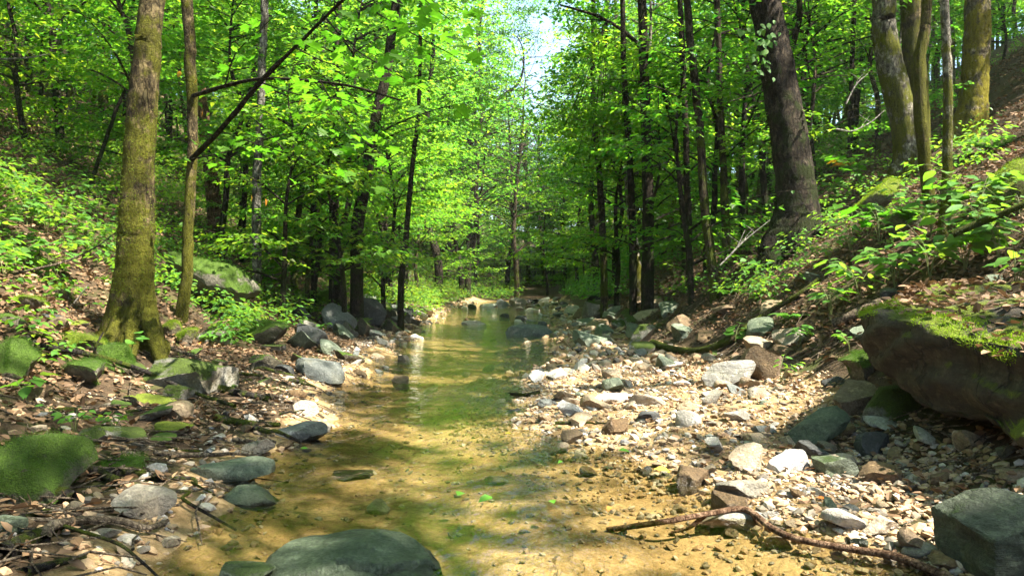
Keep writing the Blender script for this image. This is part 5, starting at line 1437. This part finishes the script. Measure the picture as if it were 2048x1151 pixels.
for k in range(44):
    y = 2.9 + 5.5 * rng.uniform(); a, b, o = edges(y); x = a - 0.15 - 2.4 * rng.uniform()
    az = rng.normal(0.4, 0.7); L = rng.uniform(0.25, 0.8)
    P = []
    for f in np.linspace(0, 1, 5):
        qx = x + math.cos(az) * L * (f - 0.5) + rng.normal(0, 0.035); qy = y + math.sin(az) * L * (f - 0.5) + rng.normal(0, 0.035)
        P.append([qx, qy, float(H(qx, qy)) + 0.015 + 0.05 * math.sin(f * 3.1) * rng.uniform(0, 1)])
    P = np.array(P); r0 = rng.uniform(0.008, 0.024)
    V, Q = tube(spline(P, 18), np.linspace(r0, r0 * 0.4, 18), 7, 0.2, k)
    o = link('driftwood', mesh_np('driftwood', V - P[0], [Q]), M['driftwood' if k % 3 else 'stick']); o.location = P[0]
    tag(o, 'dark rotten root or stick lying on the left shore soil', 'driftwood', 'rotten sticks on the left shore')
for k, (pts, r0, lb) in enumerate([([(0, 1125), (50, 1095), (120, 1060)], 0.035, 'black driftwood piece in the bottom left corner, long one'), ([(20, 1060), (60, 1040), (110, 1030)], 0.03, 'black driftwood piece below the moss mound'),
       ([(50, 1150), (100, 1135), (170, 1120)], 0.02, 'thin black driftwood stick along the bottom left shore'), ([(200, 960), (260, 950), (330, 965)], 0.035, 'dark root piece behind the angular block'),
       ([(110, 930), (170, 945), (240, 975)], 0.04, 'grey driftwood curving out of the moss mound'), ([(40, 985), (100, 1000), (150, 1010)], 0.05, 'dark rotten log under the moss mound'),
       ([(300, 880), (350, 900), (400, 905)], 0.012, 'thin dark twig on the left bank by the seedlings'), ([(400, 770), (470, 790), (540, 805)], 0.04, 'dark log lying on the left shore above the tan block'),
       ([(430, 840), (490, 850), (560, 855)], 0.03, 'dark sodden log left of the blue grey waterline rock'), ([(20, 690), (120, 690), (200, 682)], 0.025, 'grey stick lying in front of the yellow mossed rock')]):
    stick('driftwood', lb, pts, r0, r0 * 0.5, 'driftwood', 0.0, rough=0.25, cat='driftwood')
for k, (pts, r0, mt, lb) in enumerate([([(1570, 512, 10.5), (1610, 478, 10.4), (1652, 442, 10.3)], 0.018, 'stick', 'pale stick leaning beside the big dark trunk'), ([(1450, 520, 11), (1490, 480, 11), (1540, 440, 11)], 0.014, 'stick_white', 'bleached branch lying on the sunlit litter, upper one'),
       ([(1440, 530, 11), (1470, 500, 11), (1490, 460, 11)], 0.012, 'stick_white', 'bleached branch lying on the sunlit litter, lower one'), ([(1672, 258, 11), (1705, 262, 11), (1740, 245, 11), (1770, 220, 11)], 0.014, 'stick_white', 'bare white dead branch left of the curved pale trunk, lower one'),
       ([(1692, 208, 11), (1712, 170, 11), (1735, 148, 11)], 0.012, 'stick_white', 'bare white dead branch left of the curved pale trunk, upper one'), ([(1080, 790), (1050, 795), (1012, 792)], 0.03, 'driftwood', 'black stub of wood sticking out of the water at midstream'),
       ([(1110, 850), (1180, 850), (1230, 852)], 0.012, 'driftwood', 'thin dark stick on the pale gravel'), ([(1600, 900), (1670, 885), (1730, 842)], 0.008, 'stick', 'thin green grey twig over the tilted green slab'),
       ([(1200, 725), (1240, 715), (1285, 705)], 0.02, 'stick', 'grey stick on the gravel before the crooked log'), ([(-10, 118, 12), (50, 116, 12), (100, 108, 12)], 0.016, 'stick_white', 'bare white branch end at the upper left edge')]):
    stick('dead_branch', lb, pts, r0, r0 * 0.5, mt, 0.01, ((0.5, 0.4, 0.5, 0.25), (0.7, -0.5, 0.4, 0.2)) if mt == 'stick_white' else (), 6, 0.1, 'branch')

# ------------------------------------------------------------------ single fallen leaves that catch the eye
t = NT('leaf_yellow'); M['yl'] = t.done(t.bsdf((0.62, 0.50, 0.04), 0.5))
t = NT('leaf_fresh'); M['gl'] = t.done(t.bsdf((0.09, 0.24, 0.02), 0.45))
t = NT('leaf_orange'); M['ol'] = t.done(t.bsdf((0.55, 0.16, 0.03), 0.6))
for (u, v, mt, L, lb) in [(1308, 958, 'yl', 0.10, 'yellow leaf lying beside the dark pointed pebble'), (1236, 908, 'gl', 0.08, 'green leaf lying in the brightest shallow water'), (1125, 960, 'gl', 0.05, 'green leaf scrap in the shallows left of the yellow leaf'),
        (1022, 888, 'yl', 0.05, 'small yellow leaf at the gravel tip'), (915, 1054, 'gl', 0.09, 'pale green leaf floating above the large wet slab'), (985, 1056, 'gl', 0.10, 'green leaves caught in the ripple'), (1108, 1060, 'gl', 0.08, 'dark green leaf floating left of the crooked stick'),
        (1632, 1004, 'ol', 0.06, 'orange leaf below the white jagged rock'), (1222, 1062, 'ol', 0.06, 'orange leaf at the left tip of the crooked stick'), (396, 690, 'ol', 0.11, 'upright orange leaf at the foot of the maple'), (600, 916, 'gl', 0.06, 'green leaf at the left waterline'), (1560, 552, 'ol', 0.08, 'red leaf in the sunlit litter strip')]:
    p = ground_at(u, v); p[2] = max(p[2], float(zw(p[1]))) + 0.02
    V, Q = leaf_arrays(np.zeros((1, 3)), np.array([[rng.normal(), rng.normal(), 0.05]]), np.array([[0.1, -0.3, 1.0]]), np.array([L]), 0.55, 0.2)
    o = link('fallen_leaf', mesh_np('fallen_leaf', V, [Q]), M[mt]); o.location = p; tag(o, lb, 'leaf')

# ------------------------------------------------------------------ thin damp air under the trees
bm = bmesh.new(); bmesh.ops.create_cube(bm, size=1.0)
me = bpy.data.meshes.new('haze'); bm.to_mesh(me); bm.free()
ho = link('haze', me); ho.location = (0, 60, 35); ho.scale = (175, 200, 82); ho['kind'] = 'stuff'; ho['label'] = 'faint damp haze in the valley air'
t = NT('haze'); pv = t.n('ShaderNodeVolumePrincipled'); pv.inputs['Color'].default_value = (0.95, 1.0, 0.93, 1); pv.inputs['Density'].default_value = 0.0005; pv.inputs['Anisotropy'].default_value = 0.2
t.l(pv.outputs[0], t.out.inputs['Volume']); ho.data.materials.append(t.m)
